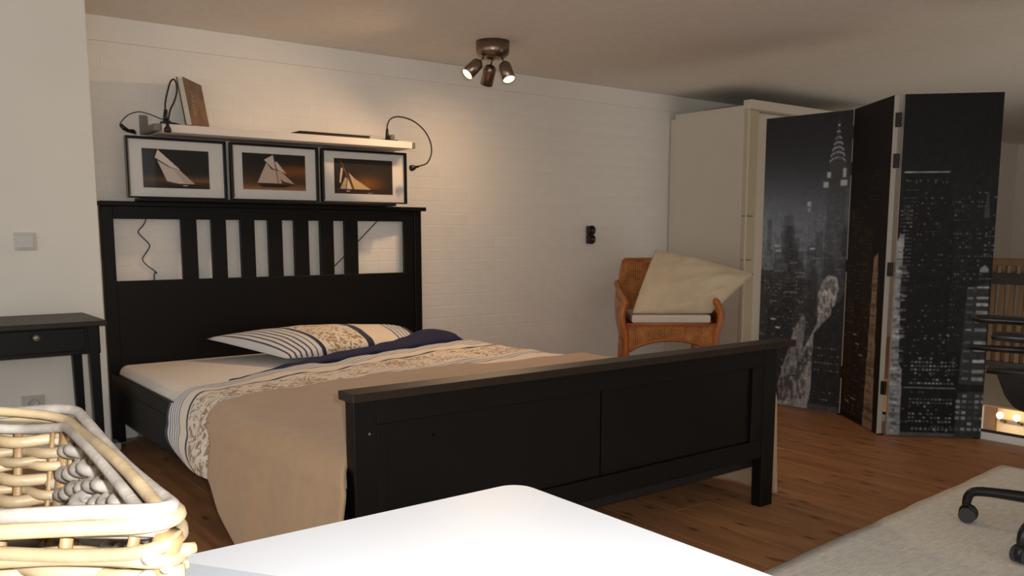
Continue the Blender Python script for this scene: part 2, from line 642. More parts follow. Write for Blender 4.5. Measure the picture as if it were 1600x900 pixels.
# ================================================================== THE SETTING
ZC = 2.08      # ceiling
YW = 4.66      # back wall
floor = MB()
floor.box(-2.5, 4.54, -2.5, 4.8, -0.3, -0.012)
floor.box(4.54, 11.2, 3.3, 4.8, -0.3, -0.012)
floor.box(6.9, 11.2, -2.5, 3.3, -0.28, 0.0)
floor = struct(floor.build('floor', M_FLOOR))
PW, PL = 0.19, 1.29
plank_me = None
x = -0.05
ci = 0
while x < 4.53:
    y = -0.9 - random.uniform(0, 1.0)
    x1 = min(x + PW, 4.54)
    while y < YW:
        y0, y1 = y, min(y + PL, YW)
        if y1 > -0.6 and y1 - y0 > 0.05:
            full = (abs(x1 - x - PW) < 1e-6 and abs(y1 - y0 - PL) < 1e-6)
            if full and plank_me is not None:
                o = bpy.data.objects.new('plank', plank_me)
                COL.objects.link(o)
                o.parent = floor
                o.location = Vector(((x + x1) / 2, (y0 + y1) / 2, -0.006)) - BASE[floor]
            else:
                b = MB()
                g = 0.0006
                hx, hy = (x1 - x) / 2 - g, (y1 - y0) / 2 - g
                ch = 0.0012
                for zz, s_ in ((-0.006, 0), (0.006 - ch, 0), (0.006, ch)):
                    b.v += [(-hx + s_, -hy + s_, zz), (hx - s_, -hy + s_, zz), (hx - s_, hy - s_, zz), (-hx + s_, hy - s_, zz)]
                b.f = [(8, 9, 10, 11)] + [(k, (k + 1) % 4, 4 + (k + 1) % 4, 4 + k) for k in range(4)] + \
                      [(4 + k, 4 + (k + 1) % 4, 8 + (k + 1) % 4, 8 + k) for k in range(4)]
                o = b.build('plank', M_FLOOR, None, origin=(0, 0, 0))
                o.parent = floor
                o.location = Vector(((x + x1) / 2, (y0 + y1) / 2, -0.006)) - BASE[floor]
                if full:
                    plank_me = o.data
        y += PL
    x += PW

wall_back = struct(box('wall_back', M_WALL, 0.9, 11.2, YW, YW + 0.15, -0.3, ZC))
# painted bricks
BW, BH, JT = 0.215, 0.0735, 0.005


def brick_mesh(w, h, t=0.0013, e=0.0035):
    b = MB()
    hw, hh = w / 2, h / 2
    for yy, s_ in ((0, 0), (-t, e)):
        b.v += [(-hw + s_, yy, -hh + s_), (hw - s_, yy, -hh + s_), (hw - s_, yy, hh - s_), (-hw + s_, yy, hh - s_)]
    b.f = [(4, 5, 6, 7)] + [(k, (k + 1) % 4, 4 + (k + 1) % 4, 4 + k) for k in range(4)]
    return b


zb = 0.284
row = 0
bm_cache = {}
left = MB()
while zb + BH < 1.963:
    off = (row % 2) * BW / 2
    xk = 0.95 - off
    while xk < 5.07:
        a0, a1 = max(xk, 0.95), min(xk + BW, 5.075)
        if a1 - a0 > 0.03:
            w = a1 - a0 - JT
            dy = random.uniform(0, 0.0006)
            if a0 < 2.72:
                bb = brick_mesh(w, BH - JT)
                k = len(left.v)
                cx, cz = (a0 + a1) / 2, zb + BH / 2
                left.v += [(p[0] + cx, p[1] + YW + dy, p[2] + cz) for p in bb.v]
                left.f += [tuple(k + i for i in f) for f in bb.f]
            else:
                key = round(w, 4)
                if key not in bm_cache:
                    o = brick_mesh(w, BH - JT).build('brick', M_BRICK, None, origin=(0, 0, 0))
                    bm_cache[key] = o.data
                else:
                    o = bpy.data.objects.new('brick', bm_cache[key])
                    COL.objects.link(o)
                o.parent = wall_back
                o.location = Vector(((a0 + a1) / 2, YW + dy, zb + BH / 2)) - BASE[wall_back]
                o.rotation_euler = (0, random.uniform(-0.004, 0.004), 0)
        xk += BW
    zb += BH
    row += 1
lb = left.build('brick_courses', M_BRICK, wall_back)
lb['kind'] = 'stuff'
tr = struct(box('trim_1', M_WALL, 0.9, 5.2, YW - 0.012, YW, 1.962, ZC, bevel=0.003))
wall_left = struct(box('wall_left', M_PIER, -2.5, 0.938, 4.33, YW + 0.15, -0.3, ZC, bevel=0.006))
struct(box('wall_front', M_WALL, 3.2, 11.2, -2.6, -2.5, -0.3, ZC))
# side wall omitted and front wall cut short so world background adds soft fill
struct(box('wall_right', M_WALL, 11.1, 11.2, -2.5, 4.8, -0.3, ZC))
struct(box('ceiling', M_CEIL, -2.6, 11.2, -2.6, 4.81, ZC, ZC + 0.1))
# stairwell beyond the screen: white edge board, dark joint, far fascia, storey below
struct(box('trim_2', M_WHITE, 4.55, 4.575, -1.5, 2.6, -0.28, 0.035, bevel=0.002))
struct(box('trim_3', M_DARKRAIL, 4.556, 4.57, -1.5, 2.6, 0.035, 0.047))
struct(box('trim_4', M_STRINGER, 6.86, 6.9, -1.5, 3.3, -0.26, -0.02))
struct(box('wall_lower', M_LOWER, 7.6, 7.7, -1.5, 4.0, -2.6, -0.28))
struct(box('floor_lower', M_LOWER, 4.4, 7.7, -1.5, 4.0, -2.7, -2.6))
dr = thing('door_frame', 'pale wooden door frame on the lower storey wall seen down the stairwell', 'door frame', (7.58, 3.1, -2.6))
box('jamb', M_OAK, 7.55, 7.6, 3.2, 3.29, -2.6, -0.3, dr, 0.004)
box('jamb', M_OAK, 7.55, 7.6, 2.2, 2.29, -2.6, -0.3, dr, 0.004)
wl = thing('wall_lamp', 'small glowing twin wall lamp on the lower storey wall down the stairwell', 'lamp', (7.55, 3.08, -0.52))
box('bracket', M_STEEL, 7.57, 7.6, 2.95, 3.15, -0.53, -0.50, wl, 0.004)
MB().tube([(7.57, 3.0, -0.52), (7.52, 3.0, -0.50), (7.49, 3.0, -0.47)], 0.012, 8).build('arm', M_STEEL, wl, smooth=True)
MB().tube([(7.57, 3.13, -0.52), (7.52, 3.13, -0.50), (7.49, 3.13, -0.47)], 0.012, 8).build('arm', M_STEEL, wl, smooth=True)
for yy in (3.0, 3.13):
    MB().lathe([(0.004, -0.03), (0.022, -0.02), (0.028, 0), (0.022, 0.02), (0.004, 0.03)], (7.48, yy, -0.45), (0, 0, 1), 12).build('bulb', M_BULB, wl, smooth=True)
light('wall_lamp_glow', 'POINT', (7.40, 3.06, -0.46), 1.4, (1.0, 0.62, 0.28), shadow_soft_size=0.03)

# far balustrade beyond the stairwell
bal = thing('stair_balustrade', 'wooden slatted stair balustrade beyond the folding screen', 'balustrade', (6.95, 2.2, 0))
box('handrail', M_OAK, 6.925, 6.985, 1.0, 3.35, 0.80, 0.855, bal, 0.008)
box('rail', M_DARKRAIL, 6.905, 6.925, 1.0, 3.35, 0.66, 0.745, bal, 0.004)
box('bottom_rail', M_DARKRAIL, 6.93, 6.97, 1.0, 3.35, 0.03, 0.075, bal, 0.004)
first = None
for k in range(34):
    yy = 1.05 + k * 0.068
    if first is None:
        first = box('baluster', M_OAK, 6.934, 6.966, yy - 0.017, yy + 0.017, 0.0, 0.80, bal, 0.003)
    else:
        o = first.copy(); COL.objects.link(o); o.parent = bal
        o.location = first.location + Vector((0, k * 0.068, 0))

# ================================================================== BED
bed = thing('bed', 'black-brown wooden double bed with slatted headboard and panelled footboard', 'bed', (1.9, 3.2, 0))
HY0, HY1 = 4.585, 4.635
hb = box('headboard_cap', M_BLACK, 1.0, 2.84, HY0 - 0.02, HY1 + 0.005, 1.175, 1.198, bed, 0.003)
box('headboard_post', M_BLACK, 1.006, 1.062, HY0, HY1, 0, 1.175, bed, 0.004)
box('headboard_post', M_BLACK, 2.765, 2.815, HY0, HY1, 0, 1.175, bed, 0.004)
box('headboard_top_rail', M_BLACK, 1.062, 2.765, HY0 + 0.008, HY1 - 0.008, 1.112, 1.175, bed, 0.002)
box('headboard_panel', M_BLACK, 1.062, 2.765, HY0 + 0.008, HY1 - 0.01, 0.22, 0.806, bed, 0.003)
gaps = [(1.062, 1.385), (1.465, 1.54), (1.618, 1.694), (1.773, 1.848), (1.929, 1.998), (2.084, 2.153), (2.236, 2.305), (2.39, 2.699)]
for i in range(len(gaps) - 1):
    box('headboard_slat', M_BLACK, gaps[i][1], gaps[i + 1][0], HY0 + 0.01, HY1 - 0.018, 0.80, 1.118, bed, 0.002)
box('headboard_slat', M_BLACK, 2.699, 2.766, HY0 + 0.01, HY1 - 0.018, 0.80, 1.118, bed, 0.002)
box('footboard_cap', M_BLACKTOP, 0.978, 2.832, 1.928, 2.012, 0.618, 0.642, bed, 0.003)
for (a, b_) in ((1.0, 1.07), (2.708, 2.78)):
    box('footboard_post', M_BLACK, a, b_, 1.972, 2.018, 0, 0.618, bed, 0.004)
box('footboard_top_rail', M_BLACK, 1.07, 2.708, 1.976, 2.01, 0.545, 0.618, bed, 0.002)
box('footboard_bottom_rail', M_BLACK, 1.07, 2.708, 1.976, 2.01, 0.195, 0.265, bed, 0.002)
box('footboard_stile', M_BLACK, 1.07, 1.10, 1.976, 2.01, 0.265, 0.545, bed, 0.002)
box('footboard_stile', M_BLACK, 2.64, 2.708, 1.976, 2.01, 0.265, 0.545, bed, 0.002)
box('footboard_panel', M_BLACK, 1.10, 1.878, 1.988, 2.004, 0.265, 0.545, bed, 0.001)
box('footboard_panel', M_BLACK, 1.884, 2.64, 1.988, 2.004, 0.265, 0.545, bed, 0.001)
for x0 in (1.008, 2.77):
    sr = box('side_rail', M_BLACK, x0, x0 + 0.026, 2.018, HY0, 0.138, 0.355, bed, 0.003)
    box('groove_strip', M_GROOVE, x0 - 0.0025, x0 + 0.003, 2.03, HY0 - 0.01, 0.290, 0.294, sr)
box('slat_base', M_GROOVE, 1.034, 2.77, 2.02, HY0, 0.15, 0.20, bed)
for (xx, zz) in ((1.045, 0.525), (1.25, 0.49)):
    MB().lathe([(0.004, 0), (0.0035, 0.002)], (xx, 1.973 if xx < 1.1 else 1.99, zz), (0, -1, 0), 10).build('bolt_cover', M_BRACKET, bed)

mt_ = MB().box(1.036, 2.768, 2.03, 4.575, 0.203, 0.395).build('mattress', M_MATT, None, 0.045, 5, smooth=True)
tag(mt_, 'off-white mattress showing bare beside the pillow', 'mattress')


def smoothnoise(x, y, k=1.0):
    return (math.sin(3.1 * x * k + 1.3) * math.cos(2.3 * y * k + 0.4) + 0.5 * math.sin(6.7 * x * k - 2.9 * y * k) + 0.35 * math.cos(9.1 * y * k + 4.3 * x * k)) / 1.85


def profile(zt, xl, xr, hl, hr, rc):
    """cross-section of a cover from left hem over the bed to right hem: list of (x, z)."""
    p = []
    for i in range(14):
        t = i / 14
        p.append((xl - 0.015 * math.sin(math.pi * t) - 0.02 * (1 - t), hl + (zt - rc - hl) * t))
    for i in range(9):
        a = math.pi - math.pi / 2 * i / 8
        p.append((xl + rc + rc * math.cos(a), zt - rc + rc * math.sin(a)))
    for i in range(1, 22):
        t = i / 22
        p.append((xl + rc + (xr - xl - 2 * rc) * t, zt))
    for i in range(9):
        a = math.pi / 2 - math.pi / 2 * i / 8
        p.append((xr - rc + rc * math.cos(a), zt - rc + rc * math.sin(a)))
    for i in range(1, 15):
        t = i / 14
        p.append((xr + 0.03 * t, zt - rc + (hr - zt + rc) * t))
    return p


def interp(v, pts):
    for (a, b_), (c, d) in zip(pts, pts[1:]):
        if v <= c:
            return b_ + (d - b_) * max(0, min(1, (v - a) / (c - a)))
    return pts[-1][1]


def cover(name, mtl, zt, xl, xr, hem_l, hem_r, edge_top, edge_left, yfoot_top, yfoot_left, amp, nu=150, nv=70, rc=0.09, thick=0.012, vend=None, taper=0.065, tstart=2.95):
    def fn(u, v):
        # u along cross section, v from pillow end (0) to foot end (1)
        def at(Y):
            hl = interp(Y, hem_l)
            pr = profile(zt, xl + max(0, min(1, (tstart - Y) / 0.6)) * taper, xr, hl, hem_r, rc)
            q = u * (len(pr) - 1)
            i = min(int(q), len(pr) - 2)
            t = q - i
            return (pr[i][0] * (1 - t) + pr[i + 1][0] * t, pr[i][1] * (1 - t) + pr[i + 1][1] * t)
        X, Z = at(3.0)
        for _ in range(3):
            tt = max(0.0, min(1.0, (u * 66 - 13) / 9.0))
            tt = tt * tt * (3 - 2 * tt)
            ye = interp(min(Z, zt - rc), edge_left) * (1 - tt) + interp(max(X, xl + rc), edge_top) * tt
            yf = yfoot_left * (1 - tt) + yfoot_top * tt
            Y = ye + (yf - ye) * v
            X, Z = at(Y)
        d = amp * smoothnoise(X * 2.2, Y * 2.6)
        if Z > zt - 0.02:
            Z += d + amp * 0.5 * smoothnoise(X * 5, Y * 7 + X)
        else:
            k = 1 if X > 2 else -1
            hang = min(1, max(0, (zt - Z) / 0.3))
            X += k * (0.6 * d + hang * 0.006 * math.sin(Y * 21 + 1.5 * math.sin(Y * 5) + Z * 3))
        # soft rounding down at the free edge
        if v < 0.05 and Z > zt - 0.05:
            Z -= (0.05 - v) / 0.05 * 0.03
        return (X, Y, Z)
    b = MB().grid(fn, nu, nv, lambda u, v: (u, min(0.999, v * (vend or 1.0))))
    return b.build(name, mtl, None, smooth=True, solid=thick, fixn=True)


duvet = thing('duvet', 'navy, white and taupe striped damask duvet spread over the bed', 'duvet', (1.9, 3.0, 0.4))
dv = cover('duvet_cover', M_DUVET, 0.452, 0.93, 2.86, [(2.0, 0.23), (2.85, 0.215), (3.0, 0.22), (3.28, 0.245), (3.5, 0.27)], 0.20,
           [(0.9, 3.40), (1.1, 3.46), (1.45, 3.62), (2.0, 3.85), (2.6, 4.02), (2.9, 4.05)],
           [(0.2, 3.15), (0.25, 3.25), (0.33, 3.37), (0.43, 3.40)], 2.6, 2.25, 0.011, vend=1.95, nv=90, rc=0.125)
dv.parent = duvet
dv.location -= Vector((1.9, 3.0, 0.4))


# navy turned-back edge of the duvet, swelling up at the wall side
def navy_fn(u, v):
    X = 1.22 + u * 1.53
    ye = interp(X, [(0.9, 3.40), (1.1, 3.46), (1.45, 3.62), (2.0, 3.85), (2.6, 4.02), (2.9, 4.05)])
    wdt = interp(u, [(0, 0.03), (0.25, 0.10), (0.6, 0.14), (0.8, 0.28), (0.93, 0.34), (1, 0.2)])
    hgt = interp(u, [(0, 0.015), (0.3, 0.04), (0.7, 0.055), (0.88, 0.085), (0.97, 0.07), (1, 0.01)])
    a = v * math.pi
    Y = ye - 0.02 + wdt * v
    Z = 0.440 - 0.035 * v + hgt * math.sin(a) ** 0.7 + 0.006 * smoothnoise(X * 6, v * 3)
    return (X, Y, Z)


MB().grid(navy_fn, 70, 16).build('turned_back_edge', M_NAVY, duvet, smooth=True, solid=0.01)

sp = cover('bedspread', M_SPREAD, 0.470, 0.905, 2.875, [(1.9, 0.012), (2.6, 0.012), (2.9, 0.06), (3.2, 0.18)], 0.008,
           [(0.9, 2.92), (0.95, 2.96), (1.0, 3.00), (1.1, 3.06), (1.5, 3.18), (2.0, 3.2), (2.75, 3.15), (2.9, 3.12)],
           [(0.0, 2.50), (0.09, 2.58), (0.195, 2.71), (0.245, 2.80), (0.34, 2.81), (0.41, 2.82), (0.45, 2.90), (0.47, 2.98)], 2.035, 1.972, 0.008, rc=0.095, taper=0.06, tstart=2.6)
tag(sp, 'plain beige bedspread covering the foot half of the bed', 'bedspread')


def pillow_obj(name, mtl, c00, c10, c01, c11, thick, parent=None, nu=48, nv=32, crease=0.006, power=0.42, bulge=None, corner=0.03):
    """c00 left-back, c10 right-back, c01 left-front, c11 right-front."""
    c00, c10, c01, c11 = map(Vector, (c00, c10, c01, c11))
    nrm = (c10 - c00).cross(c01 - c00).normalized()
    if nrm.z < 0:
        nrm = -nrm
    b = MB()
    for side in (1, -1):
        def fn(u, v):
            # pull sides in between the corners
            uu = u + (0.5 - u) * corner * 4 * v * (1 - v)
            vv = v + (0.5 - v) * corner * 4 * u * (1 - u)
            p = (c00 * (1 - uu) + c10 * uu) * (1 - vv) + (c01 * (1 - uu) + c11 * uu) * vv
            h = (max(0, 16 * u * (1 - u) * v * (1 - v))) ** power * thick
            if side < 0:
                h = -h * 0.3
            else:
                h += crease * (mnoise.noise(Vector((u * 3.2, v * 3.6, 1.7))) + 0.8 * (0.35 - abs(mnoise.noise(Vector((u * 4 + v * 2.5, v * 2.2 - u, 4.1))))) * 1.4) * min(1, 12 * u * (1 - u) * 4 * v * (1 - v))
            return tuple(p + nrm * h)
        b.grid(fn, nu, nv)
    o = b.build(name, mtl, parent, smooth=True, fixn=False)
    bm = bmesh.new(); bm.from_mesh(o.data)
    bmesh.ops.remove_doubles(bm, verts=bm.verts, dist=0.0004)
    bmesh.ops.recalc_face_normals(bm, faces=bm.faces)
    bm.to_mesh(o.data); bm.free()
    o.data.polygons.foreach_set('use_smooth', [True] * len(o.data.polygons))
    return o


pl = pillow_obj('pillow', M_PILLOW, (1.44, 4.46, 0.505), (2.66, 4.50, 0.47), (1.66, 3.96, 0.44), (2.50, 4.02, 0.43), 0.085)
tag(pl, 'striped and damask patterned pillow lying against the headboard', 'pillow')

# ================================================================== NIGHTSTAND (console table) by the pier
ns = thing('side_table', 'dark wooden side table with a drawer beside the bed', 'table', (0.55, 4.08, 0))
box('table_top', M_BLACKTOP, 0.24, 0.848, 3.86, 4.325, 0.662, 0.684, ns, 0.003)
box('apron', M_BLACK, 0.275, 0.825, 3.905, 4.31, 0.545, 0.662, ns, 0.002)
dw = box('drawer_front', M_BLACK, 0.335, 0.765, 3.895, 3.906, 0.562, 0.655, ns, 0.002)
MB().lathe([(0.005, 0), (0.005, 0.012), (0.013, 0.018), (0.014, 0.026), (0.006, 0.03)], (0.585, 3.895, 0.628), (0, -1, 0), 16).build('knob', M_BRACKET, dw, smooth=True)
for (xx, yy) in ((0.77, 3.895), (0.275, 3.895), (0.77, 4.25), (0.275, 4.25)):
    b = MB().box(xx + 0.008, xx + 0.05, yy + 0.004, yy + 0.046, 0.0, 0.662)
    cx_, cy_ = (xx + 0.05, yy + 0.025)
    b.v = [(p[0] if p[2] > 0.3 else cx_ + (p[0] - cx_) * 0.75, p[1], p[2]) for p in b.v]
    b.build('leg', M_BLACK, ns, 0.003)

# ================================================================== WALL SHELF and what stands on it
sh = thing('wall_shelf', 'white floating wall shelf on metal brackets above the pictures', 'shelf', (1.95, 4.55, 1.54))
box('board', M_SHELF, 1.262, 2.648, 4.40, YW - 0.006, 1.525, 1.563, sh, 0.002)
for (a, b_) in ((1.225, 1.262), (2.648, 2.672)):
    br = box('bracket', M_BRACKET, a, b_, 4.405, YW, 1.528, 1.562, sh, 0.003)
    box('wall_plate', M_BRACKET, a, b_, YW - 0.018, YW, 1.562, 1.625, br, 0.002)

bk = thing('book', 'brown hardcover book leaning upright on the wall shelf', 'book', (1.470, 4.512, 1.564), rotz=math.atan2(RT.y, RT.x), local=True)
tl = 0.16     # lean


def lean_box(name, mtl, x0, x1, y0, y1, z0, z1, parent, bev=0.0015):
    b = MB().box(x0, x1, y0, y1, z0, z1)
    b.v = [(p[0] - p[2] * tl, p[1], p[2]) for p in b.v]
    return b.build(name, mtl, parent, bev)


lean_box('back_board', M_BOOKBACK, -0.018, -0.0145, -0.125, 0.125, 0.0, 0.232, bk)
lean_box('pages', M_PAGE, -0.0145, 0.0125, -0.121, 0.123, 0.004, 0.228, bk)
fc = lean_box('front_board', mat('book_cover_brown', (104, 76, 56), 0.5, 0.35, 14), 0.0125, 0.016, -0.125, 0.125, 0.0, 0.232, bk)
lean_box('spine', M_BOOKBACK, -0.018, 0.016, 0.123, 0.126, 0.0, 0.232, bk)
bi = raster(90, 116, (104, 78, 60))
rgb_ = np.random.default_rng(5)
yy, xx = np.mgrid[0:116, 0:90]
bi += (np.sin(xx / 9.0 + yy / 17.0) * 12)[:, :, None] * np.array([1.2, 0.9, 0.6])
rect(bi, 55, 40, 90, 90, (138, 98, 62), 0.6)
rect(bi, 0, 0, 90, 30, (92, 74, 64), 0.5)
rect(bi, 0, 92, 90, 116, (122, 80, 68), 0.5)
for k in range(60):
    a, c = rgb_.uniform(14, 30), rgb_.uniform(28, 86)
    rect(bi, a, c, a + rgb_.uniform(2, 9), c + 1, (190, 170, 150), 0.55)
print_sheet('cover_print', bi, (0.0163 - 0.23 * tl, -0.123, 0.23), (0.0163 - 0.23 * tl, 0.123, 0.23),
            (0.0163 - 0.002 * tl, -0.123, 0.002), (0.0163 - 0.002 * tl, 0.123, 0.002), M_PHOTO, bk)

fb = thing('folder', 'thin black folder lying flat on the wall shelf', 'folder', (2.16, 4.52, 1.564))
box('cover', M_PLASTIC, 1.97, 2.39, 4.42, 4.63, 1.5645, 1.569, fb, 0.001)
box('cover', M_PLASTIC, 1.97, 2.39, 4.42, 4.63, 1.576, 1.5805, fb, 0.001)
box('sheets', M_BOOKBACK, 1.98, 2.385, 4.425, 4.625, 1.569, 1.576, fb)

# left gooseneck clip lamp
la = thing('clip_lamp', 'black gooseneck clip lamp looping up beside the book on the shelf', 'lamp', (1.29, 4.41, 1.564))
MB().box(1.265, 1.30, 4.385, 4.45, 1.5635, 1.578).build('clip', M_PLASTIC, la, 0.004)
MB().tube([(1.30, 4.43, 1.572), (1.33, 4.44, 1.571), (1.362, 4.45, 1.569)], [0.007, 0.005, 0.003], 8).build('clip_tongue', M_PLASTIC, la, smooth=True)
MB().tube([(1.284, 4.42, 1.575), (1.284, 4.42, 1.60), (1.288, 4.42, 1.632)], [0.011, 0.010, 0.008], 10).build('neck_sleeve', M_PLASTIC, la, smooth=True)
MB().tube([(1.286, 4.42, 1.62), (1.287, 4.42, 1.66), (1.297, 4.415, 1.71), (1.311, 4.41, 1.758), (1.326, 4.405, 1.775), (1.336, 4.40, 1.76),
           (1.337, 4.395, 1.72), (1.322, 4.39, 1.672), (1.30, 4.385, 1.63), (1.288, 4.38, 1.59), (1.281, 4.375, 1.56)], 0.0042, 8, sub=5).build('gooseneck', M_CORD, la, smooth=True)
MB().lathe([(0.007, 0.05), (0.008, 0.025), (0.017, 0.012), (0.018, 0), (0.012, -0.006)], (1.277, 4.37, 1.525), (0.05, 0.05, 1), 16).build('lamp_head', M_PLASTIC, la, smooth=True)
MB().tube([(1.29, 4.44, 1.585), (1.275, 4.50, 1.60), (1.24, 4.55, 1.622), (1.20, 4.57, 1.63), (1.155, 4.58, 1.612), (1.118, 4.58, 1.572), (1.12, 4.58, 1.562)], 0.0025, 6, sub=5).build('cord', M_CORD, la, smooth=True)
MB().tube([(1.118, 4.58, 1.564), (1.135, 4.585, 1.548), (1.155, 4.59, 1.538)], [0.009, 0.011, 0.009], 8).build('inline_switch', M_PLASTIC, la, smooth=True)
MB().tube([(1.155, 4.59, 1.538), (1.185, 4.62, 1.54), (1.20, 4.645, 1.535)], [0.008, 0.011, 0.008], 8).build('transformer', M_PLASTIC, la, smooth=True)

# right gooseneck clip lamp
lr = thing('clip_lamp', 'black gooseneck clip lamp arching over the right end of the shelf', 'lamp', (2.52, 4.42, 1.564))
MB().lathe([(0.062, 0.0), (0.06, 0.006), (0.02, 0.012), (0.012, 0.016)], (2.53, 4.47, 1.5635), (0, 0, 1), 20).build('base', M_PLASTIC, lr, smooth=True)
MB().tube([(2.505, 4.43, 1.572), (2.503, 4.43, 1.60), (2.502, 4.43, 1.63)], [0.014, 0.010, 0.006], 10).build('neck_sleeve', M_PLASTIC, lr, smooth=True)
MB().tube([(2.502, 4.43, 1.62), (2.506, 4.43, 1.655), (2.53, 4.43, 1.688), (2.585, 4.43, 1.702), (2.668, 4.425, 1.686), (2.74, 4.42, 1.638),
           (2.78, 4.415, 1.572), (2.783, 4.41, 1.506), (2.747, 4.40, 1.449), (2.69, 4.40, 1.428)], 0.0042, 8, sub=5).build('gooseneck', M_CORD, lr, smooth=True)
MB().lathe([(0.006, -0.035), (0.009, -0.012), (0.016, 0.0), (0.018, 0.018), (0.013, 0.024)], (2.655, 4.40, 1.418), (-1, 0, -0.25), 16).build('lamp_head', M_PLASTIC, lr, smooth=True)
MB().tube([(2.56, 4.50, 1.572), (2.64, 4.57, 1.567), (2.668, 4.655, 1.545), (2.685, 4.655, 1.42), (2.70, 4.652, 1.35)], 0.003, 6, sub=4).build('cord', M_GREYCORD, lr, smooth=True)
MB().box(2.69, 2.712, 4.64, 4.657, 1.30, 1.375).build('inline_switch', M_PLASTIC, lr, 0.004)

# loose cords behind the headboard
c1 = MB().tube([(1.235, 4.652, 1.19), (1.23, 4.652, 1.114), (1.216, 4.652, 1.082), (1.19, 4.652, 1.05), (1.207, 4.652, 1.024), (1.242, 4.652, 0.982),
                (1.225, 4.652, 0.947), (1.204, 4.652, 0.911), (1.224, 4.652, 0.879), (1.269, 4.652, 0.838), (1.254, 4.652, 0.796), (1.25, 4.652, 0.3)], 0.0028, 6, sub=5).build('loose_cable', M_CORD, None, smooth=True)
tag(c1, 'thin black cord zigzagging down the wall behind the headboard', 'cord')
c2 = MB().tube([(2.66, 4.652, 1.21), (2.572, 4.652, 1.135), (2.42, 4.652, 0.995), (2.263, 4.652, 0.852), (2.1, 4.652, 0.72)], 0.0028, 6, sub=5).build('loose_cable', M_CORD, None, smooth=True)
tag(c2, 'thin black cord running diagonally behind the right headboard slats', 'cord')

# ================================================================== PICTURES on their ledge
lg = box('picture_ledge', M_BLACK, 1.168, 2.572, 4.462, 4.60, 1.1985, 1.213, None, 0.002)
tag(lg, 'narrow black ledge on the headboard carrying three pictures', 'ledge')


def sail_print(kind):
    W, H = 150, 88
    im = raster(W, H, (0, 0, 0))
    yy = np.linspace(0, 1, H)[:, None]
    xx = np.linspace(0, 1, W)[None, :]
    dark = np.array([26, 20, 15])
    if kind == 0:
        im[:] = dark
        glow = np.exp(-((yy - 0.80) / 0.13) ** 2) * (0.75 + 0.5 * xx)
        im += glow[:, :, None] * np.array([78, 48, 26])
        im[int(0.83 * H):] = im[int(0.83 * H):] * 0.55 + np.array([24, 16, 4])
        w = (230, 214, 200)
        poly(im, [(35, 2), (28, 20), (62, 40), (84, 46)], w)
        poly(im, [(33, 26), (58, 40), (84, 48), (116, 78), (80, 77), (53, 72)], (214, 196, 180))
        poly(im, [(50, 17), (52, 21), (83, 46), (78, 46)], w)
        poly(im, [(68, 46), (84, 48), (116, 77), (92, 76)], (196, 176, 158))
        poly(im, [(28, 21), (29, 23), (62, 41), (62, 39.5)], dark)
        poly(im, [(85, 77), (120, 77.5), (118, 81), (90, 80)], (30, 20, 14))
        poly(im, [(40, 80), (96, 79), (120, 86), (60, 87)], (26, 18, 8), 0.7)
        poly(im, [(88, 80), (100, 80), (98, 82), (88, 82)], (220, 200, 180))
    elif kind == 1:
        im[:] = dark
        g = np.clip((yy - 0.25) / 0.5, 0, 1)
        im += g[:, :, None] * np.array([52, 30, 12])
        g2 = np.exp(-((yy - 0.45) / 0.18) ** 2) * np.clip((xx - 0.45) / 0.2, 0, 1)
        im += g2[:, :, None] * np.array([84, 42, 4])
        g3 = np.clip((yy - 0.78) / 0.2, 0, 1)
        im += g3[:, :, None] * np.array([80, 56, 38])
        w = (222, 200, 180)
        poly(im, [(72, 3), (51, 15), (72, 36), (80, 38)], w)
        poly(im, [(56, 22), (34, 71), (90, 71), (80, 40), (68, 38)], (208, 182, 160))
        poly(im, [(76, 20), (80, 18), (103, 47), (98, 45), (82, 38)], w)
        poly(im, [(80, 40), (90, 42), (122, 72), (96, 66), (88, 58), (92, 70), (80, 70)], (204, 178, 152))
        poly(im, [(72, 3), (74, 3), (84, 70), (82, 70)], (70, 44, 28), 0.7)
        poly(im, [(34, 72), (100, 73), (122, 73), (98, 81), (44, 81)], (40, 22, 14))
    else:
        im[:] = np.array([34, 25, 18])
        g = np.exp(-((yy - 0.72) / 0.25) ** 2) * np.exp(-((xx - 0.55) / 0.3) ** 2)
        im += g[:, :, None] * np.array([96, 54, 6])
        im[int(0.86 * H):] = np.array([60, 36, 22])
        w = (226, 204, 176)
        poly(im, [(15, 4), (17, 4), (48, 76), (45, 76)], (120, 90, 60))
        poly(im, [(36, 34), (52, 50), (92, 76), (50, 76)], (206, 172, 124))
        poly(im, [(18, 22), (22, 26), (16, 62), (13, 60), (15, 40)], w)
        poly(im, [(28, 46), (32, 50), (28, 76), (14, 76)], (200, 168, 130))
        poly(im, [(34, 50), (44, 76), (30, 76)], w)
        poly(im, [(14, 77), (60, 78), (100, 80), (60, 83), (16, 82)], (46, 26, 16))
        poly(im, [(30, 80), (40, 80), (38, 82), (30, 82)], (230, 210, 190))
        poly(im, [(84, 84), (98, 84), (96, 86), (84, 86)], (200, 180, 150), 0.7)
    im += RNG.normal(0, 2.0, im.shape)
    return im


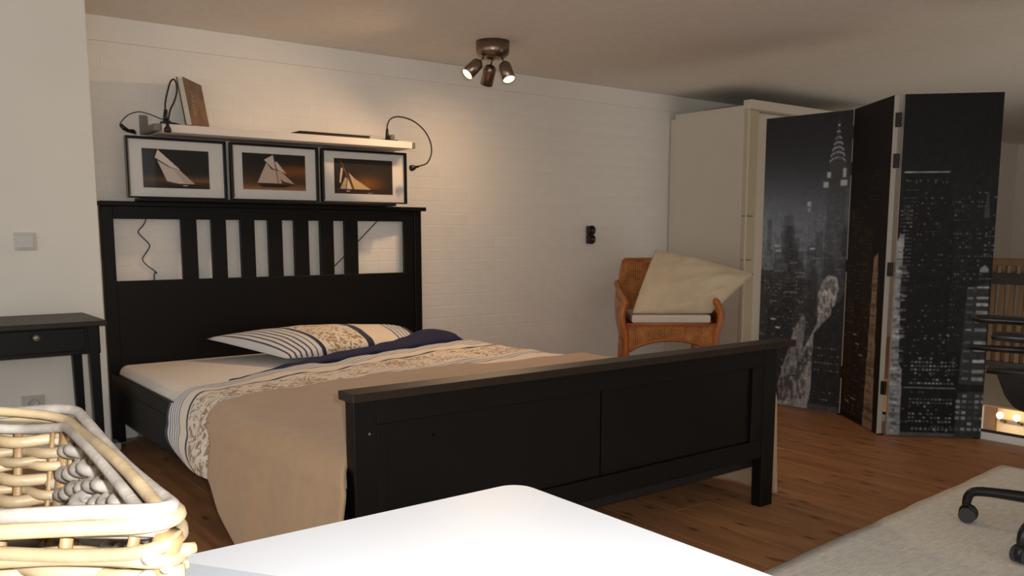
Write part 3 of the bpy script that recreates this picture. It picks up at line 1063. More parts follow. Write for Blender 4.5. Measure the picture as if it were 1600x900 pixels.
pic_lbl = ['framed photo of a steeply heeling sailing yacht, leftmost above the headboard',
           'framed photo of a gaff cutter under full sail, middle above the headboard',
           'framed photo of a yacht with sail to the right, rightmost above headboard']
px = [(1.116, 1.600), (1.624, 2.110), (2.132, 2.668)]
FZ0, FZ1 = 1.2135, 1.508
FY0, FY1 = 4.498, 4.53
prs = [(0.135, 0.84, 0.155, 0.845), (0.11, 0.87, 0.13, 0.82), (0.125, 0.85, 0.135, 0.845)]
for i, (x0, x1) in enumerate(px):
    p = thing('sailing_picture', pic_lbl[i], 'picture', ((x0 + x1) / 2, 4.515, FZ0), group='sailing pictures over the bed')
    w = 0.013
    sb = box('frame_side', M_FRAME, x0, x0 + 0.007, FY0, FY1, FZ0, FZ1, p, 0.001)
    box('frame_face', M_SILVER, x0 - 0.0012, x0 + 0.001, FY0 + 0.003, FY1 - 0.003, FZ0 + 0.002, FZ1 - 0.002, sb)
    box('frame_inner_lip', M_SILVER, x0 + 0.007, x0 + 0.0135, FY0 + 0.004, FY1 - 0.012, FZ0 + w, FZ1 - w, sb)
    box('frame_side', M_FRAME, x1 - w, x1, FY0, FY1, FZ0, FZ1, p, 0.001)
    box('frame_top', M_FRAME, x0 + 0.007, x1 - w, FY0, FY1, FZ1 - w, FZ1, p, 0.001)
    box('frame_bottom', M_FRAME, x0 + 0.007, x1 - w, FY0, FY1, FZ0, FZ0 + 0.007, p, 0.001)
    yb = FY0 + 0.016
    box('mat_board', M_MAT, x0 + 0.006, x1 - 0.008, yb, yb + 0.003, FZ0 + 0.005, FZ1 - 0.008, p)
    mx0, mx1, mz0, mz1 = x0 + 0.013, x1 - 0.013, FZ0 + 0.008, FZ1 - 0.013
    a0 = mx0 + (mx1 - mx0) * prs[i][0]; a1 = mx0 + (mx1 - mx0) * prs[i][1]
    b1 = mz1 - (mz1 - mz0) * prs[i][2]; b0 = mz1 - (mz1 - mz0) * prs[i][3]
    print_sheet('print', sail_print(i), (a0, yb - 0.001, b1), (a1, yb - 0.001, b1), (a0, yb - 0.001, b0), (a1, yb - 0.001, b0), M_PHOTO, p)
    box('glass', M_GLASS, x0 + 0.007, x1 - w, yb - 0.006, yb - 0.004, FZ0 + 0.007, FZ1 - w, p)

# ================================================================== CEILING SPOT LAMP
LC = Vector((2.905, 3.965, ZC))
cl = thing('ceiling_spotlight', 'brushed steel ceiling lamp with three tilting spot heads', 'lamp', LC)
MB().lathe([(0.092, 0.0), (0.092, 0.052), (0.086, 0.072), (0.066, 0.088), (0.03, 0.096), (0.004, 0.098)], LC, (0, 0, -1), 40).build('canopy', M_STEEL, cl, smooth=False, bevel=0)
for o in cl.children:
    o.data.polygons.foreach_set('use_smooth', [len(p.vertices) == 4 for p in o.data.polygons])
heads = [  # (pivot offset right, toward-camera, direction right/up/forward, lit)
    ((-0.045, 0.02), (-0.62, -0.70, -0.42), True),
    ((0.0, 0.0), (-0.24, -0.85, 0.42), True),
    ((0.05, 0.02), (0.26, -0.85, -0.42), True)]
for k, ((dr_, df_), (vr, vu, vf), lit) in enumerate(heads):
    piv = LC + RT * dr_ - FH * df_ + Vector((0, 0, -0.085))
    d = (RT * vr + Vector((0, 0, vu)) + FH * vf).normalized()
    st = piv + d * 0.045
    hd = MB().lathe([(0.004, -0.004), (0.022, 0.0), (0.031, 0.010), (0.034, 0.022), (0.035, 0.108), (0.033, 0.108), (0.031, 0.098)], st, d, 28).build('spot_head', M_STEEL, cl, smooth=False)
    hd.data.polygons.foreach_set('use_smooth', [len(p.vertices) == 4 for p in hd.data.polygons])
    MB().tube([piv - d * 0.02, st + d * 0.004], 0.005, 10).build('arm', M_STEEL, hd, smooth=True)
    MB().lathe([(0.0318, 0.0), (0.031, 0.004), (0.004, 0.007)], st + d * 0.100, d, 24).build('bulb', M_BULB if k != 1 else M_BULB, hd, smooth=True)
    e = (38, 11, 26)[k]
    light('spot_beam', 'SPOT', st + d * 0.114, e, (1.0, 0.64, 0.36), aim=d, spot_size=math.radians(150), spot_blend=1.0, shadow_soft_size=0.03)

# ================================================================== SOCKETS AND SWITCHES
sw = thing('light_switch', 'glossy off-white light switch on the pier above the side table', 'switch', (0.636, 4.33, 0.965))
box('plate', M_SWITCH, 0.592, 0.680, 4.321, 4.33, 0.968, 1.044, sw, 0.006, seg=3)
box('rocker', M_SWITCH, 0.603, 0.669, 4.316, 4.322, 0.977, 1.035, sw, 0.004, seg=3)
s2 = thing('wall_socket', 'glossy off-white wall socket low on the pier behind the basket', 'socket', (0.62, 4.33, 0.23))
box('plate', M_SWITCH, 0.575, 0.668, 4.321, 4.33, 0.245, 0.325, s2, 0.006, seg=3)
MB().lathe([(0.026, 0), (0.026, 0.004), (0.022, 0.005), (0.02, 0.002)], (0.62, 4.321, 0.285), (0, -1, 0), 20).build('socket_ring', M_SWITCH, s2, smooth=True)
s3 = thing('wall_socket', 'brown double wall socket on the white brick wall left of the chair', 'socket', (4.26, YW, 0.96))
box('back_plate', M_BROWNPL, 4.232, 4.288, YW - 0.02, YW - 0.003, 0.968, 1.095, s3, 0.01, seg=3)
for zz in (1.063, 1.0):
    rg = MB().lathe([(0.034, 0), (0.034, 0.022), (0.029, 0.026), (0.025, 0.02), (0.022, 0.008), (0.004, 0.007)], (4.26, YW - 0.02, zz), (0, -1, 0), 24).build('socket', M_BROWNPL, s3, smooth=True)

pst = thing('power_strip', 'small white power block on the floor by the bed leg', 'power strip', (0.98, 4.52, 0))
box('body', M_SWITCH, 0.945, 1.0, 4.42, 4.53, 0.0, 0.035, pst, 0.006, seg=3)
MB().tube([(0.995, 4.47, 0.018), (1.06, 4.53, 0.012), (1.13, 4.60, 0.02), (1.25, 4.64, 0.09), (1.33, 4.645, 0.2)], 0.004, 8, sub=4).build('cord', M_GREYCORD, pst, smooth=True)

# ================================================================== RATTAN ARMCHAIR
ch = thing('rattan_armchair', 'honey brown woven rattan armchair in the corner', 'chair', (4.361, 4.001, 0), rotz=math.atan2(RT.y, RT.x), local=True)


# backrest: gently curved woven panel
def bk_front(u, v):
    hw = interp(v, [(0, 0.255), (0.35, 0.275), (0.7, 0.262), (1, 0.235)])
    x = (u * 2 - 1) * hw
    return (x, 0.235 + 0.10 * v - 0.05 * (1 - (2 * u - 1) ** 2) * -1 * 0.6, 0.40 + 0.455 * v)


MB().grid(bk_front, 20, 14).build('backrest', M_WEAVE, ch, smooth=True, solid=0.025)
MB().tube([bk_front(t / 8, 1.0) for t in range(9)], 0.016, 8).build('top_rail', M_RATTAN, ch, smooth=True)
MB().tube([tuple(Vector(bk_front(t / 8, 0.80)) + Vector((0, -0.008, 0))) for t in range(9)], 0.010, 8).build('cross_rail', M_RATTAN, ch, smooth=True)
for s in (0, 1):
    MB().tube([bk_front(s, t / 6) for t in range(7)], 0.017, 8).build('back_post', M_RATTAN, ch, smooth=True)
for s in (-1, 1):
    # arm: woven side panel with a rounded roll that swells outward
    def arm_fn(u, v, s=s):
        # u from back (0) to front (1), v bottom to top
        top = interp(u, [(0, 0.70), (0.25, 0.655), (0.6, 0.63), (1, 0.60)])
        z = 0.33 + (top - 0.33) * v
        x = 0.275 + 0.045 * math.sin(math.pi * min(1, v * 1.02)) * (0.5 + 0.5 * u) + 0.02 * v
        return (s * x, 0.25 - 0.50 * u, z)
    MB().grid(arm_fn, 14, 10).build('arm_panel', M_WEAVE, ch, smooth=True, solid=0.022)
    MB().tube([arm_fn(t / 8, 1.0) for t in range(9)] + [(s * 0.298, -0.262, 0.575)], [0.02] * 9 + [0.014], 8).build('armrest', M_RATTAN, ch, smooth=True)
    MB().tube([(s * 0.298, -0.255, 0.59), (s * 0.318, -0.258, 0.53), (s * 0.312, -0.258, 0.46), (s * 0.29, -0.255, 0.38), (s * 0.288, -0.25, 0.2), (s * 0.288, -0.24, 0.0)],
              [0.02, 0.022, 0.021, 0.02, 0.02, 0.018], 10, sub=3).build('front_leg', M_RATTAN, ch, smooth=True)
    MB().tube([(s * 0.255, 0.25, 0.42), (s * 0.26, 0.27, 0.2), (s * 0.265, 0.29, 0.0)], [0.02, 0.019, 0.018], 10).build('rear_leg', M_RATTAN, ch, smooth=True)
box('seat', M_WEAVE, -0.27, 0.27, -0.245, 0.25, 0.425, 0.462, ch, 0.008)
ap = [(-0.288, 0.462), (0.288, 0.462), (0.288, 0.27)]
for i in range(13):
    a = i / 12
    xx_ = 0.268 - 0.536 * a
    ap.append((xx_, 0.285 + 0.075 * math.sin(math.pi * a) ** 0.7))
ap.append((-0.288, 0.27))
MB().prism(ap, -0.262, -0.24, 'xz').build('front_apron', M_WEAVE, ch)
MB().tube([(p[0], -0.262, p[1]) for p in ap[3:-1]], 0.010, 8).build('apron_arch', M_RATTAN, ch, smooth=True)
MB().tube([(-0.288, -0.262, 0.458), (0.288, -0.262, 0.458)], 0.009, 8).build('apron_rail', M_RATTAN, ch, smooth=True)
sc_ = MB().box(-0.255, 0.255, -0.262, 0.22, 0.466, 0.518)
sc_.v = [tuple(Vector((4.361, 4.001, 0)) + RT * p[0] + FH * p[1] + Vector((0, 0, p[2]))) for p in sc_.v]
sc_ = sc_.build('seat_cushion', M_SEATC, None, 0.014, 3)
tag(sc_, 'flat white seat cushion on the rattan armchair', 'cushion')
cp = pillow_obj('cushion', M_CREAM, (4.433, 4.165, 0.93), (4.775, 3.60, 0.775), (4.03, 3.985, 0.525), (4.44, 3.672, 0.525), 0.085, nu=56, nv=44, crease=0.035, power=0.5, corner=-0.01)
tag(cp, 'large crumpled cream pillow leaning askew in the rattan armchair', 'pillow')

# ================================================================== WARDROBE
wd = thing('wardrobe', 'tall off-white wardrobe behind the folding screen', 'wardrobe', (5.6, 4.3, 0))
box('side_panel', M_WOODCASE, 5.083, 5.103, 3.955, 4.60, 0.0, 1.932, wd, 0.003)
box('back_fillet', M_WOODCASE, 5.09, 5.13, 4.60, YW - 0.012, 0.0, 1.90, wd)
box('carcass', M_WOODCASE, 5.103, 6.6, 3.98, 4.60, 0.0, 1.93, wd)
box('base_moulding', M_TRIMCREAM, 5.075, 6.6, 3.90, 3.96, 0.0, 0.10, wd, 0.004)
for (z0, z1) in ((0.10, 0.85), (0.856, 1.16), (1.166, 1.90)):
    box('pilaster', M_TRIMCREAM, 5.083, 5.21, 3.93, 3.96, z0, z1, wd, 0.003)
box('pilaster_bead', M_WOODCASE, 5.087, 5.10, 3.918, 3.932, 0.10, 1.90, wd, 0.004)
box('cornice', M_WOODCASE, 5.075, 6.65, 3.895, 3.965, 1.90, 1.965, wd, 0.006)
for k in range(3):
    d_ = box('door', M_WOODCASE, 5.215 + k * 0.46, 5.67 + k * 0.46, 3.955, 3.98, 0.11, 1.89, wd, 0.004)
    MB().lathe([(0.006, 0), (0.006, 0.015), (0.014, 0.02), (0.01, 0.03)], (5.63 + k * 0.46, 3.955, 1.0), (0, -1, 0), 14).build('knob', M_STEEL, d_, smooth=True)
cbx = box('cardboard_box', M_CARD, 5.30, 5.75, 4.15, 4.5, 1.9325, 1.975, None, 0.003)
tag(cbx, 'flat brown cardboard box on top of the wardrobe', 'box')

# ================================================================== FOLDING SCREEN
rs = np.random.default_rng(23)


def blur(im, n):
    for _ in range(n):
        im = (im + np.roll(im, 1, 0) + np.roll(im, -1, 0) + np.roll(im, 1, 1) + np.roll(im, -1, 1)) / 5
    return im


def panel1():
    W, H = 138, 476
    im = raster(W, H, (44, 44, 46))
    yy = np.linspace(0, 1, H)[:, None]
    xx = np.linspace(0, 1, W)[None, :]
    hz = np.exp(-((yy - 0.40) / 0.20) ** 2) * (1.0 - 0.30 * xx)
    im += hz[:, :, None] * np.array([82, 90, 99])
    im += (np.clip((yy - 0.5) * 2, 0, 1) * np.ones_like(xx))[:, :, None] * np.array([16, 16, 16])
    im += RNG.normal(0, 3.5, (H, W))[:, :, None]
    # far city
    for k in range(240):
        x, y = rs.uniform(0, W), rs.uniform(120, 300)
        c = rs.uniform(95, 150)
        rect(im, x, y, x + rs.uniform(1, 7), y + 1, (c, c, c * 1.02), 0.6)
    for k in range(26):
        x, y = rs.uniform(0, W), rs.uniform(150, 290)
        w = rs.uniform(6, 18)
        rect(im, x, y, x + w, y + rs.uniform(40, 120), (52, 53, 55), 0.35)
    # stepped tower with a crown of lit arches and a spire
    cx = 117
    poly(im, [(cx - 13, 108), (cx + 15, 108), (cx + 16, 476), (cx - 16, 476)], (74, 76, 79), 0.55)
    poly(im, [(cx - 1, 8), (cx + 1, 8), (cx + 3, 45), (cx + 12, 82), (cx + 13, 110), (cx - 13, 110), (cx - 12, 82), (cx - 3, 45)], (70, 71, 73))
    for (y, hw) in ((22, 1.2), (32, 2.2), (42, 4), (51, 6), (60, 8), (69, 10), (78, 11.5)):
        for a in np.linspace(0.1, math.pi - 0.1, 16 if hw > 4 else 5):
            xx0 = cx + hw * math.cos(a); yy0 = y - hw * 0.6 * math.sin(a)
            rect(im, xx0 - 0.6, yy0 - 0.8, xx0 + 0.9, yy0 + 1.2, (176, 178, 180))
    for (x, y, w, h) in ((cx - 15, 93, 6, 9), (cx + 9, 88, 5, 14), (cx - 20, 108, 8, 9), (cx + 6, 106, 10, 9)):
        rect(im, x, y, x + w, y + h, (186, 186, 184), 0.95)
    windows(im, 96, 128, 136, 250, 3, 9, 0.4, (165, 165, 165), rs, 2, 1)
    rect(im, 73, 138, 79, 146, (176, 176, 176)); rect(im, 74, 148, 79, 155, (150, 150, 150))
    # mid city blocks
    for (x, y, w, h, c) in ((0, 250, 40, 190, 58), (38, 270, 30, 150, 50), (14, 310, 34, 150, 46), (58, 262, 26, 120, 60)):
        rect(im, x, y, x + w, y + h, (c, c, c + 1), 0.8)
        windows(im, x + 2, y + 4, x + w - 2, y + h, 4, 6, 0.24, (172, 172, 170), rs, 2.2, 1.5)
    for (x, y) in ((22, 208), (24, 216), (80, 212), (20, 330), (28, 344), (22, 366), (40, 410)):
        rect(im, x, y, x + 9, y + 3, (190, 190, 188), 0.9)
    # brightly lit tower and avenue
    poly(im, [(96, 285), (104, 262), (112, 255), (124, 258), (128, 275), (120, 318), (108, 338), (97, 340)], (168, 166, 164))
    poly(im, [(104, 268), (118, 262), (120, 272), (108, 280)], (120, 118, 118))
    poly(im, [(98, 330), (108, 334), (86, 476), (34, 476)], (150, 148, 146))
    poly(im, [(60, 345), (74, 318), (78, 330), (76, 400), (40, 470), (36, 440)], (128, 127, 126))
    poly(im, [(50, 430), (84, 372), (88, 392), (50, 468), (36, 470)], (70, 69, 69), 0.75)
    for k in range(50):
        t = rs.random(); x = 84 - 40 * t + rs.uniform(-8, 10); y = 370 + 100 * t
        c = rs.choice([60, 200])
        rect(im, x, y, x + 2, y + 2, (c, c, c), 0.6)
    for k in range(70):
        x, y = rs.uniform(94, 128), rs.uniform(256, 345)
        rect(im, x, y, x + rs.uniform(1, 4), y + rs.uniform(4, 16), (84, 83, 83), rs.uniform(0.3, 0.7))
    for k in range(70):
        t = rs.random(); x = 98 - 50 * t + rs.uniform(-16, 14); y = 345 + 130 * t
        rect(im, x, y, x + rs.uniform(2, 6), y + rs.uniform(3, 12), (80, 79, 79) if rs.random() < 0.7 else (196, 194, 190), rs.uniform(0.25, 0.6))
    for k in range(40):
        x, y = rs.uniform(36, 80), rs.uniform(325, 470)
        rect(im, x, y, x + rs.uniform(2, 5), y + rs.uniform(5, 18), (62, 62, 63), rs.uniform(0.3, 0.7))
    poly(im, [(92, 350), (118, 318), (118, 308), (130, 296), (138, 280), (138, 476), (90, 476)], (46, 45, 46))
    windows(im, 95, 372, 136, 460, 5, 12, 0.45, (178, 176, 172), rs, 3, 2.4)
    rect(im, 86, 466, 138, 476, (78, 78, 80), 0.8)
    tex = np.kron(rs.normal(1, 0.07, (H // 7, W // 5 + 1)), np.ones((7, 5)))[:H, :W]
    tex2 = np.kron(rs.normal(1, 0.06, (H // 2, W // 2)), np.ones((2, 2)))[:H, :W]
    wgt = np.clip((np.arange(H) - 110) / 120, 0, 1)[:, None]
    im = im * (1 + (tex * tex2 - 1) * wgt)[:, :, None]
    windows(im, 2, 190, 134, 330, 5, 6, 0.14, (165, 165, 165), rs, 2.5, 1.3)
    windows(im, 2, 330, 60, 460, 5, 7, 0.22, (150, 150, 150), rs, 2.5, 1.5)
    for (x, y, n_) in ((24, 250, 4), (58, 252, 4), (60, 258, 3), (44, 284, 5), (66, 300, 2), (18, 300, 3), (50, 236, 3), (86, 228, 3)):
        for q in range(n_):
            rect(im, x + q * 4, y, x + q * 4 + 2.4, y + 2, (186, 186, 184), 0.9)
    return blur(im, 1)


def panel2():
    W, H = 76, 500
    im = raster(W, H, (23, 20, 18))
    im += RNG.normal(0, 2.5, (H, W))[:, :, None]
    windows(im, 3, 105, 56, 150, 4, 6, 0.35, (120, 98, 74), rs, 2.5, 1)
    for (x, y, w, h, c) in ((2, 160, 20, 330, 34), (20, 150, 18, 340, 27), (36, 190, 14, 300, 31)):
        rect(im, x, y, x + w, y + h, (c + 6, c, c - 5), 0.9)
        windows(im, x + 2, y + 6, x + w - 2, y + h, 4, 6, 0.32, (160, 138, 108), rs, 2.4, 1.5)
    for k in range(60):
        y = rs.uniform(180, 480)
        rect(im, rs.uniform(0, 40), y, rs.uniform(42, 48), y + 1, (50, 42, 34), 0.5)
    poly(im, [(54, 236), (62, 228), (67, 500), (48, 500)], (138, 118, 100))
    for k in range(90):
        y = rs.uniform(236, 498)
        rect(im, rs.uniform(49, 58), y, rs.uniform(58, 66), y + rs.uniform(1, 5), (84, 68, 56), 0.5)
    for (x, y) in ((20, 358), (26, 372), (34, 388), (10, 470), (22, 462)):
        rect(im, x, y, x + 8, y + 3, (170, 164, 120), 0.7)
    return blur(im, 1)


def panel3():
    W, H = 154, 538
    im = raster(W, H, (22, 21, 19))
    yy = np.linspace(0, 1, H)[:, None]
    im += (np.exp(-((yy - 0.27) / 0.1) ** 2) * np.ones((1, W)))[:, :, None] * np.array([9, 9, 9])
    im += RNG.normal(0, 2.0, (H, W))[:, :, None]
    windows(im, 0, 150, 154, 175, 5, 5, 0.3, (110, 108, 104), rs, 3, 1)
    rect(im, 6, 118, 84, 538, (25, 25, 25), 0.95)
    rect(im, 90, 145, 150, 400, (30, 30, 30), 0.95)
    rect(im, 6, 118, 78, 120, (165, 165, 165))
    for y in (131, 134):
        windows(im, 7, y, 77, y + 1, 3, 4, 0.85, (165, 163, 158), rs, 2.4, 1.6)
    windows(im, 8, 140, 30, 200, 4, 6, 0.5, (150, 148, 144), rs, 3, 1.4)
    windows(im, 4, 172, 24, 290, 5, 6, 0.75, (150, 148, 144), rs, 4, 1.6)
    windows(im, 30, 196, 70, 220, 5, 7, 0.45, (120, 118, 116), rs, 3, 1.6)
    windows(im, 84, 160, 112, 300, 5, 8, 0.35, (120, 118, 116), rs, 3.2, 1.4)
    windows(im, 26, 270, 60, 273, 4, 5, 0.9, (120, 118, 116), rs, 3, 1.5)
    # white lit left edge tower
    poly(im, [(0, 226), (6, 214), (12, 216), (10, 300), (14, 420), (20, 430), (22, 538), (0, 538)], (150, 150, 150), 0.9)
    for k in range(130):
        y = rs.uniform(240, 530)
        rect(im, rs.uniform(0, 12), y, rs.uniform(10, 22), y + rs.uniform(1, 5), (70, 70, 70) if rs.random() < 0.6 else (190, 190, 190), 0.5)
    # dark block with rows of windows
    for (y0, y1, p) in ((372, 392, 0.35), (410, 424, 0.7), (428, 440, 0.5), (444, 452, 0.6), (476, 484, 0.8), (488, 500, 0.55), (500, 514, 0.5)):
        windows(im, 34, y0, 104, y1, 6, 6, p, (172, 172, 168), rs, 3.6, 3)
    rect(im, 24, 458, 108, 460, (120, 120, 120))
    windows(im, 40, 524, 104, 532, 7, 8, 0.95, (160, 160, 158), rs, 4.5, 4)
    rect(im, 22, 532, 154, 538, (96, 96, 96), 0.8)
    # right hand lit block
    poly(im, [(116, 300), (150, 290), (154, 538), (110, 538)], (52, 52, 53))
    for y in (296, 312, 322, 334, 350, 362, 382, 396, 412, 428, 440):
        rect(im, 132, y, 151, y + rs.uniform(3, 7), (180, 180, 178), rs.uniform(0.5, 1))
        rect(im, 117, y + 1, 127, y + 4, (150, 150, 148), rs.uniform(0.2, 0.9))
    rect(im, 108, 452, 154, 464, (28, 28, 28))
    tex = np.kron(rs.normal(1, 0.08, (H // 6 + 1, W // 6 + 1)), np.ones((6, 6)))[:H, :W]
    im *= np.clip(tex, 0.5, 1.5)[:, :, None]
    windows(im, 26, 150, 80, 360, 5, 8, 0.13, (140, 138, 134), rs, 3, 1.6)
    windows(im, 84, 150, 150, 290, 5, 7, 0.26, (150, 148, 146), rs, 3, 1.6)
    windows(im, 24, 360, 108, 530, 6, 7, 0.16, (150, 150, 148), rs, 3.2, 2)
    windows(im, 90, 300, 116, 440, 5, 8, 0.28, (110, 110, 108), rs, 3, 1.6)
    windows(im, 110, 468, 152, 530, 10, 9, 0.9, (165, 165, 165), rs, 7, 5)
    poly(im, [(134, 268), (142, 262), (148, 268), (148, 274), (134, 274)], (130, 130, 128))
    windows(im, 138, 196, 153, 250, 6, 7, 0.7, (150, 148, 146), rs, 4, 2)
    poly(im, [(138, 150), (140, 150), (144, 190), (134, 190)], (80, 80, 80), 0.7)
    return blur(im, 1)


scr = thing('folding_screen', 'three-panel folding screen printed with a night skyline', 'screen', (4.4, 2.6, 0))
ZS = 1.722
pts = [((4.450, 3.300), (4.503, 2.762), panel1), ((4.495, 2.752), (4.196, 2.356), panel2), ((4.214, 2.313), (4.530, 1.981), panel3)]
for i, (a, b_, fnp) in enumerate(pts):
    a = Vector((a[0], a[1], 0)); b_ = Vector((b_[0], b_[1], 0))
    d = (b_ - a).normalized()
    n = Vector((-d.y, d.x, 0))
    if n.dot(-a) < 0:
        n = -n
    q = -n * 0.026
    b = MB()
    for zz in (0.006, ZS):
        b.v += [tuple(a + Vector((0, 0, zz))), tuple(b_ + Vector((0, 0, zz))), tuple(b_ + q + Vector((0, 0, zz))), tuple(a + q + Vector((0, 0, zz)))]
    b.f = [(0, 1, 2, 3), (4, 5, 6, 7), (0, 1, 5, 4), (1, 2, 6, 5), (2, 3, 7, 6), (3, 0, 4, 7)]
    pn = b.build('panel', M_GOLD, scr, 0.002)
    e = n * 0.0012
    s_in = d * 0.001
    print_sheet('canvas_print', fnp(), a + e + s_in + Vector((0, 0, ZS - 0.001)), b_ + e - s_in + Vector((0, 0, ZS - 0.001)),
                a + e + s_in + Vector((0, 0, 0.007)), b_ + e - s_in + Vector((0, 0, 0.007)), M_CANVAS, pn)
for zz in (1.60, 1.40, 0.86, 0.25):
    box('hinge', M_PLASTIC, 4.197, 4.213, 2.322, 2.348, zz - 0.035, zz + 0.035, scr, 0.002)
    box('hinge', M_PLASTIC, 4.50, 4.52, 2.745, 2.77, zz - 0.035, zz + 0.035, scr, 0.002)
for (xx, yy) in ((4.463, 3.28), (4.5, 2.757), (4.215, 2.345), (4.527, 2.0)):
    box('foot', M_PLASTIC, xx - 0.012, xx + 0.012, yy - 0.012, yy + 0.012, 0.0, 0.008, scr)

# ================================================================== RUG
RC = [(4.05, 1.67), (1.55, 1.52), (1.66, -0.6), (4.16, -0.45)]


def rug_fn(u, v):
    a = Vector(RC[0]) * (1 - u) + Vector(RC[1]) * u
    b_ = Vector(RC[3]) * (1 - u) + Vector(RC[2]) * u
    p = a * (1 - v) + b_ * v
    wob = (0.003 * math.sin(u * 23) + 0.002 * math.sin(u * 61)) * (1 - v) ** 20
    return (p.x, p.y + wob, 0.011 + 0.0015 * smoothnoise(p.x * 3, p.y * 3))


rug = MB().grid(rug_fn, 60, 50).build('rug', M_RUG, None, smooth=True, solid=0.0095)
tag(rug, 'pale grey-beige woven rug under the office chair', 'rug')

# ================================================================== OFFICE CHAIR (mostly outside the frame)
OC = Vector((3.196, 1.058, 0.013))
oc = thing('office_chair', 'black swivel office chair on castors at the right edge', 'chair', OC)
for k in range(5):
    a = math.radians(101 + 72 * k)
    d = Vector((math.cos(a), math.sin(a), 0))
    t = Vector((-d.y, d.x, 0))
    e = OC + d * 0.349
    lg_ = MB().tube([OC + Vector((0, 0, 0.135)), OC + d * 0.12 + Vector((0, 0, 0.128)), OC + d * 0.27 + Vector((0, 0, 0.122)), OC + d * 0.33 + Vector((0, 0, 0.112)),
                     OC + d * 0.347 + Vector((0, 0, 0.085)), e + Vector((0, 0, 0.055))], [0.026, 0.021, 0.017, 0.016, 0.016, 0.014], 10, sub=3).build('base_leg', M_PLASTIC, oc, smooth=True)
    for s in (-1, 1):
        MB().lathe([(0.010, -0.010), (0.024, -0.010), (0.028, -0.006), (0.028, 0.006), (0.024, 0.010), (0.010, 0.010)], e + t * 0.018 * s - d * 0.008 + Vector((0, 0, 0.028)), t, 20).build('castor_wheel', M_CASTER, lg_, smooth=False)
    MB().lathe([(0.030, -0.010), (0.033, 0.0), (0.030, 0.010)], e + Vector((0, 0, 0.034)) - d * 0.008, t, 16).build('castor_hood', M_PLASTIC, lg_, smooth=True)
MB().lathe([(0.045, 0.10), (0.045, 0.17), (0.028, 0.18), (0.026, 0.40)], OC, (0, 0, 1), 20).build('column', M_PLASTIC, oc, smooth=True)
F2 = (-RT * 0.92 + FH * 0.39).normalized()      # facing the bed
S2 = Vector((-F2.y, F2.x, 0))


def oc_pt(s, f, z):
    return tuple(OC + S2 * s + F2 * f + Vector((0, 0, z)))


st_ = MB()
st_.grid(lambda u, v: oc_pt((u - 0.5) * 0.50 * (1 - 0.12 * (2 * v - 1) ** 4), (v - 0.5) * 0.48 * (1 - 0.1 * (2 * u - 1) ** 4),
                            0.47 + 0.03 * (1 - (2 * u - 1) ** 4) * (1 - (2 * v - 1) ** 4)), 16, 16)
st_.build('seat', M_MESHBLK, oc, smooth=True, solid=0.07)
st_ = MB()
st_.grid(lambda u, v: oc_pt((u - 0.5) * (0.46 - 0.10 * (2 * v - 1) ** 4), -0.25 - 0.09 * v + 0.05 * (2 * u - 1) ** 2, 0.56 + 0.48 * v), 14, 16)
st_.build('backrest', M_MESHBLK, oc, smooth=True, solid=0.045)
MB().tube([oc_pt(0, -0.15, 0.42), oc_pt(0, -0.30, 0.45), oc_pt(0, -0.33, 0.62), oc_pt(0, -0.33, 0.72)], [0.025, 0.028, 0.025, 0.02], 10, sub=4).build('back_support', M_PLASTIC, oc, smooth=True)
for s in (-1, 1):
    am = MB().tube([oc_pt(s * 0.22, 0.05, 0.42), oc_pt(s * 0.30, 0.06, 0.44), oc_pt(s * 0.315, 0.08, 0.52), oc_pt(s * 0.305, 0.12, 0.69)], [0.018, 0.02, 0.022, 0.02], 10, sub=4).build('arm_post', M_PLASTIC, oc, smooth=True)
    MB().tube([oc_pt(s * 0.30, -0.03, 0.70), oc_pt(s * 0.30, 0.0, 0.705), oc_pt(s * 0.30, 0.28, 0.715), oc_pt(s * 0.295, 0.33, 0.715)], [0.022, 0.04, 0.038, 0.02], 12, sub=3, flat=0.45).build('arm_pad', M_PLASTIC, am, smooth=True)
    MB().tube([oc_pt(s * 0.31, 0.06, 0.60), oc_pt(s * 0.305, 0.18, 0.605), oc_pt(s * 0.30, 0.34, 0.61)], [0.014, 0.014, 0.010], 8).build('arm_brace', M_PLASTIC, am, smooth=True)

# ================================================================== DESK in the foreground
dk = thing('desk', 'bright white desk with rounded corners in the foreground', 'desk', (0.0, 0.46, 0))


def rounded(x0, x1, y0, y1, r, n=8):
    out = []
    for (cx, cy, a0) in ((x1 - r, y1 - r, 0), (x0 + r, y1 - r, 90), (x0 + r, y0 + r, 180), (x1 - r, y0 + r, 270)):
        for i in range(n + 1):
            a = math.radians(a0 + 90 * i / n)
            out.append((cx + r * math.cos(a), cy + r * math.sin(a)))
    return out


MB().prism(rounded(-0.75, 0.632, 0.10, 0.812, 0.03), 0.712, 0.74, 'xy').build('desk_top', M_DESK, dk, 0.003)
for (xx, yy) in ((0.57, 0.75), (-0.69, 0.75), (0.57, 0.16), (-0.69, 0.16)):
    MB().tube([(xx, yy, 0.712), (xx, yy, 0.0)], 0.022, 14).build('leg', M_BRACKET, dk, smooth=True)
pp = MB()
u_ = Vector((0.552, -0.834, 0)); w_ = Vector((-0.834, -0.552, 0))
o_ = Vector((0.170, 0.872, 0))
pp.v = [tuple(o_ + Vector((0, 0, 0.7405))), tuple(o_ + u_ * 0.30 + Vector((0, 0, 0.7405))), tuple(o_ + u_ * 0.30 + w_ * 0.21 + Vector((0, 0, 0.7405))), tuple(o_ + w_ * 0.21 + Vector((0, 0, 0.7405)))]
pp.v += [(p[0], p[1], p[2] + 0.0012) for p in pp.v]
pp.f = [(3, 2, 1, 0), (4, 5, 6, 7), (0, 1, 5, 4), (1, 2, 6, 5), (2, 3, 7, 6), (3, 0, 4, 7)]
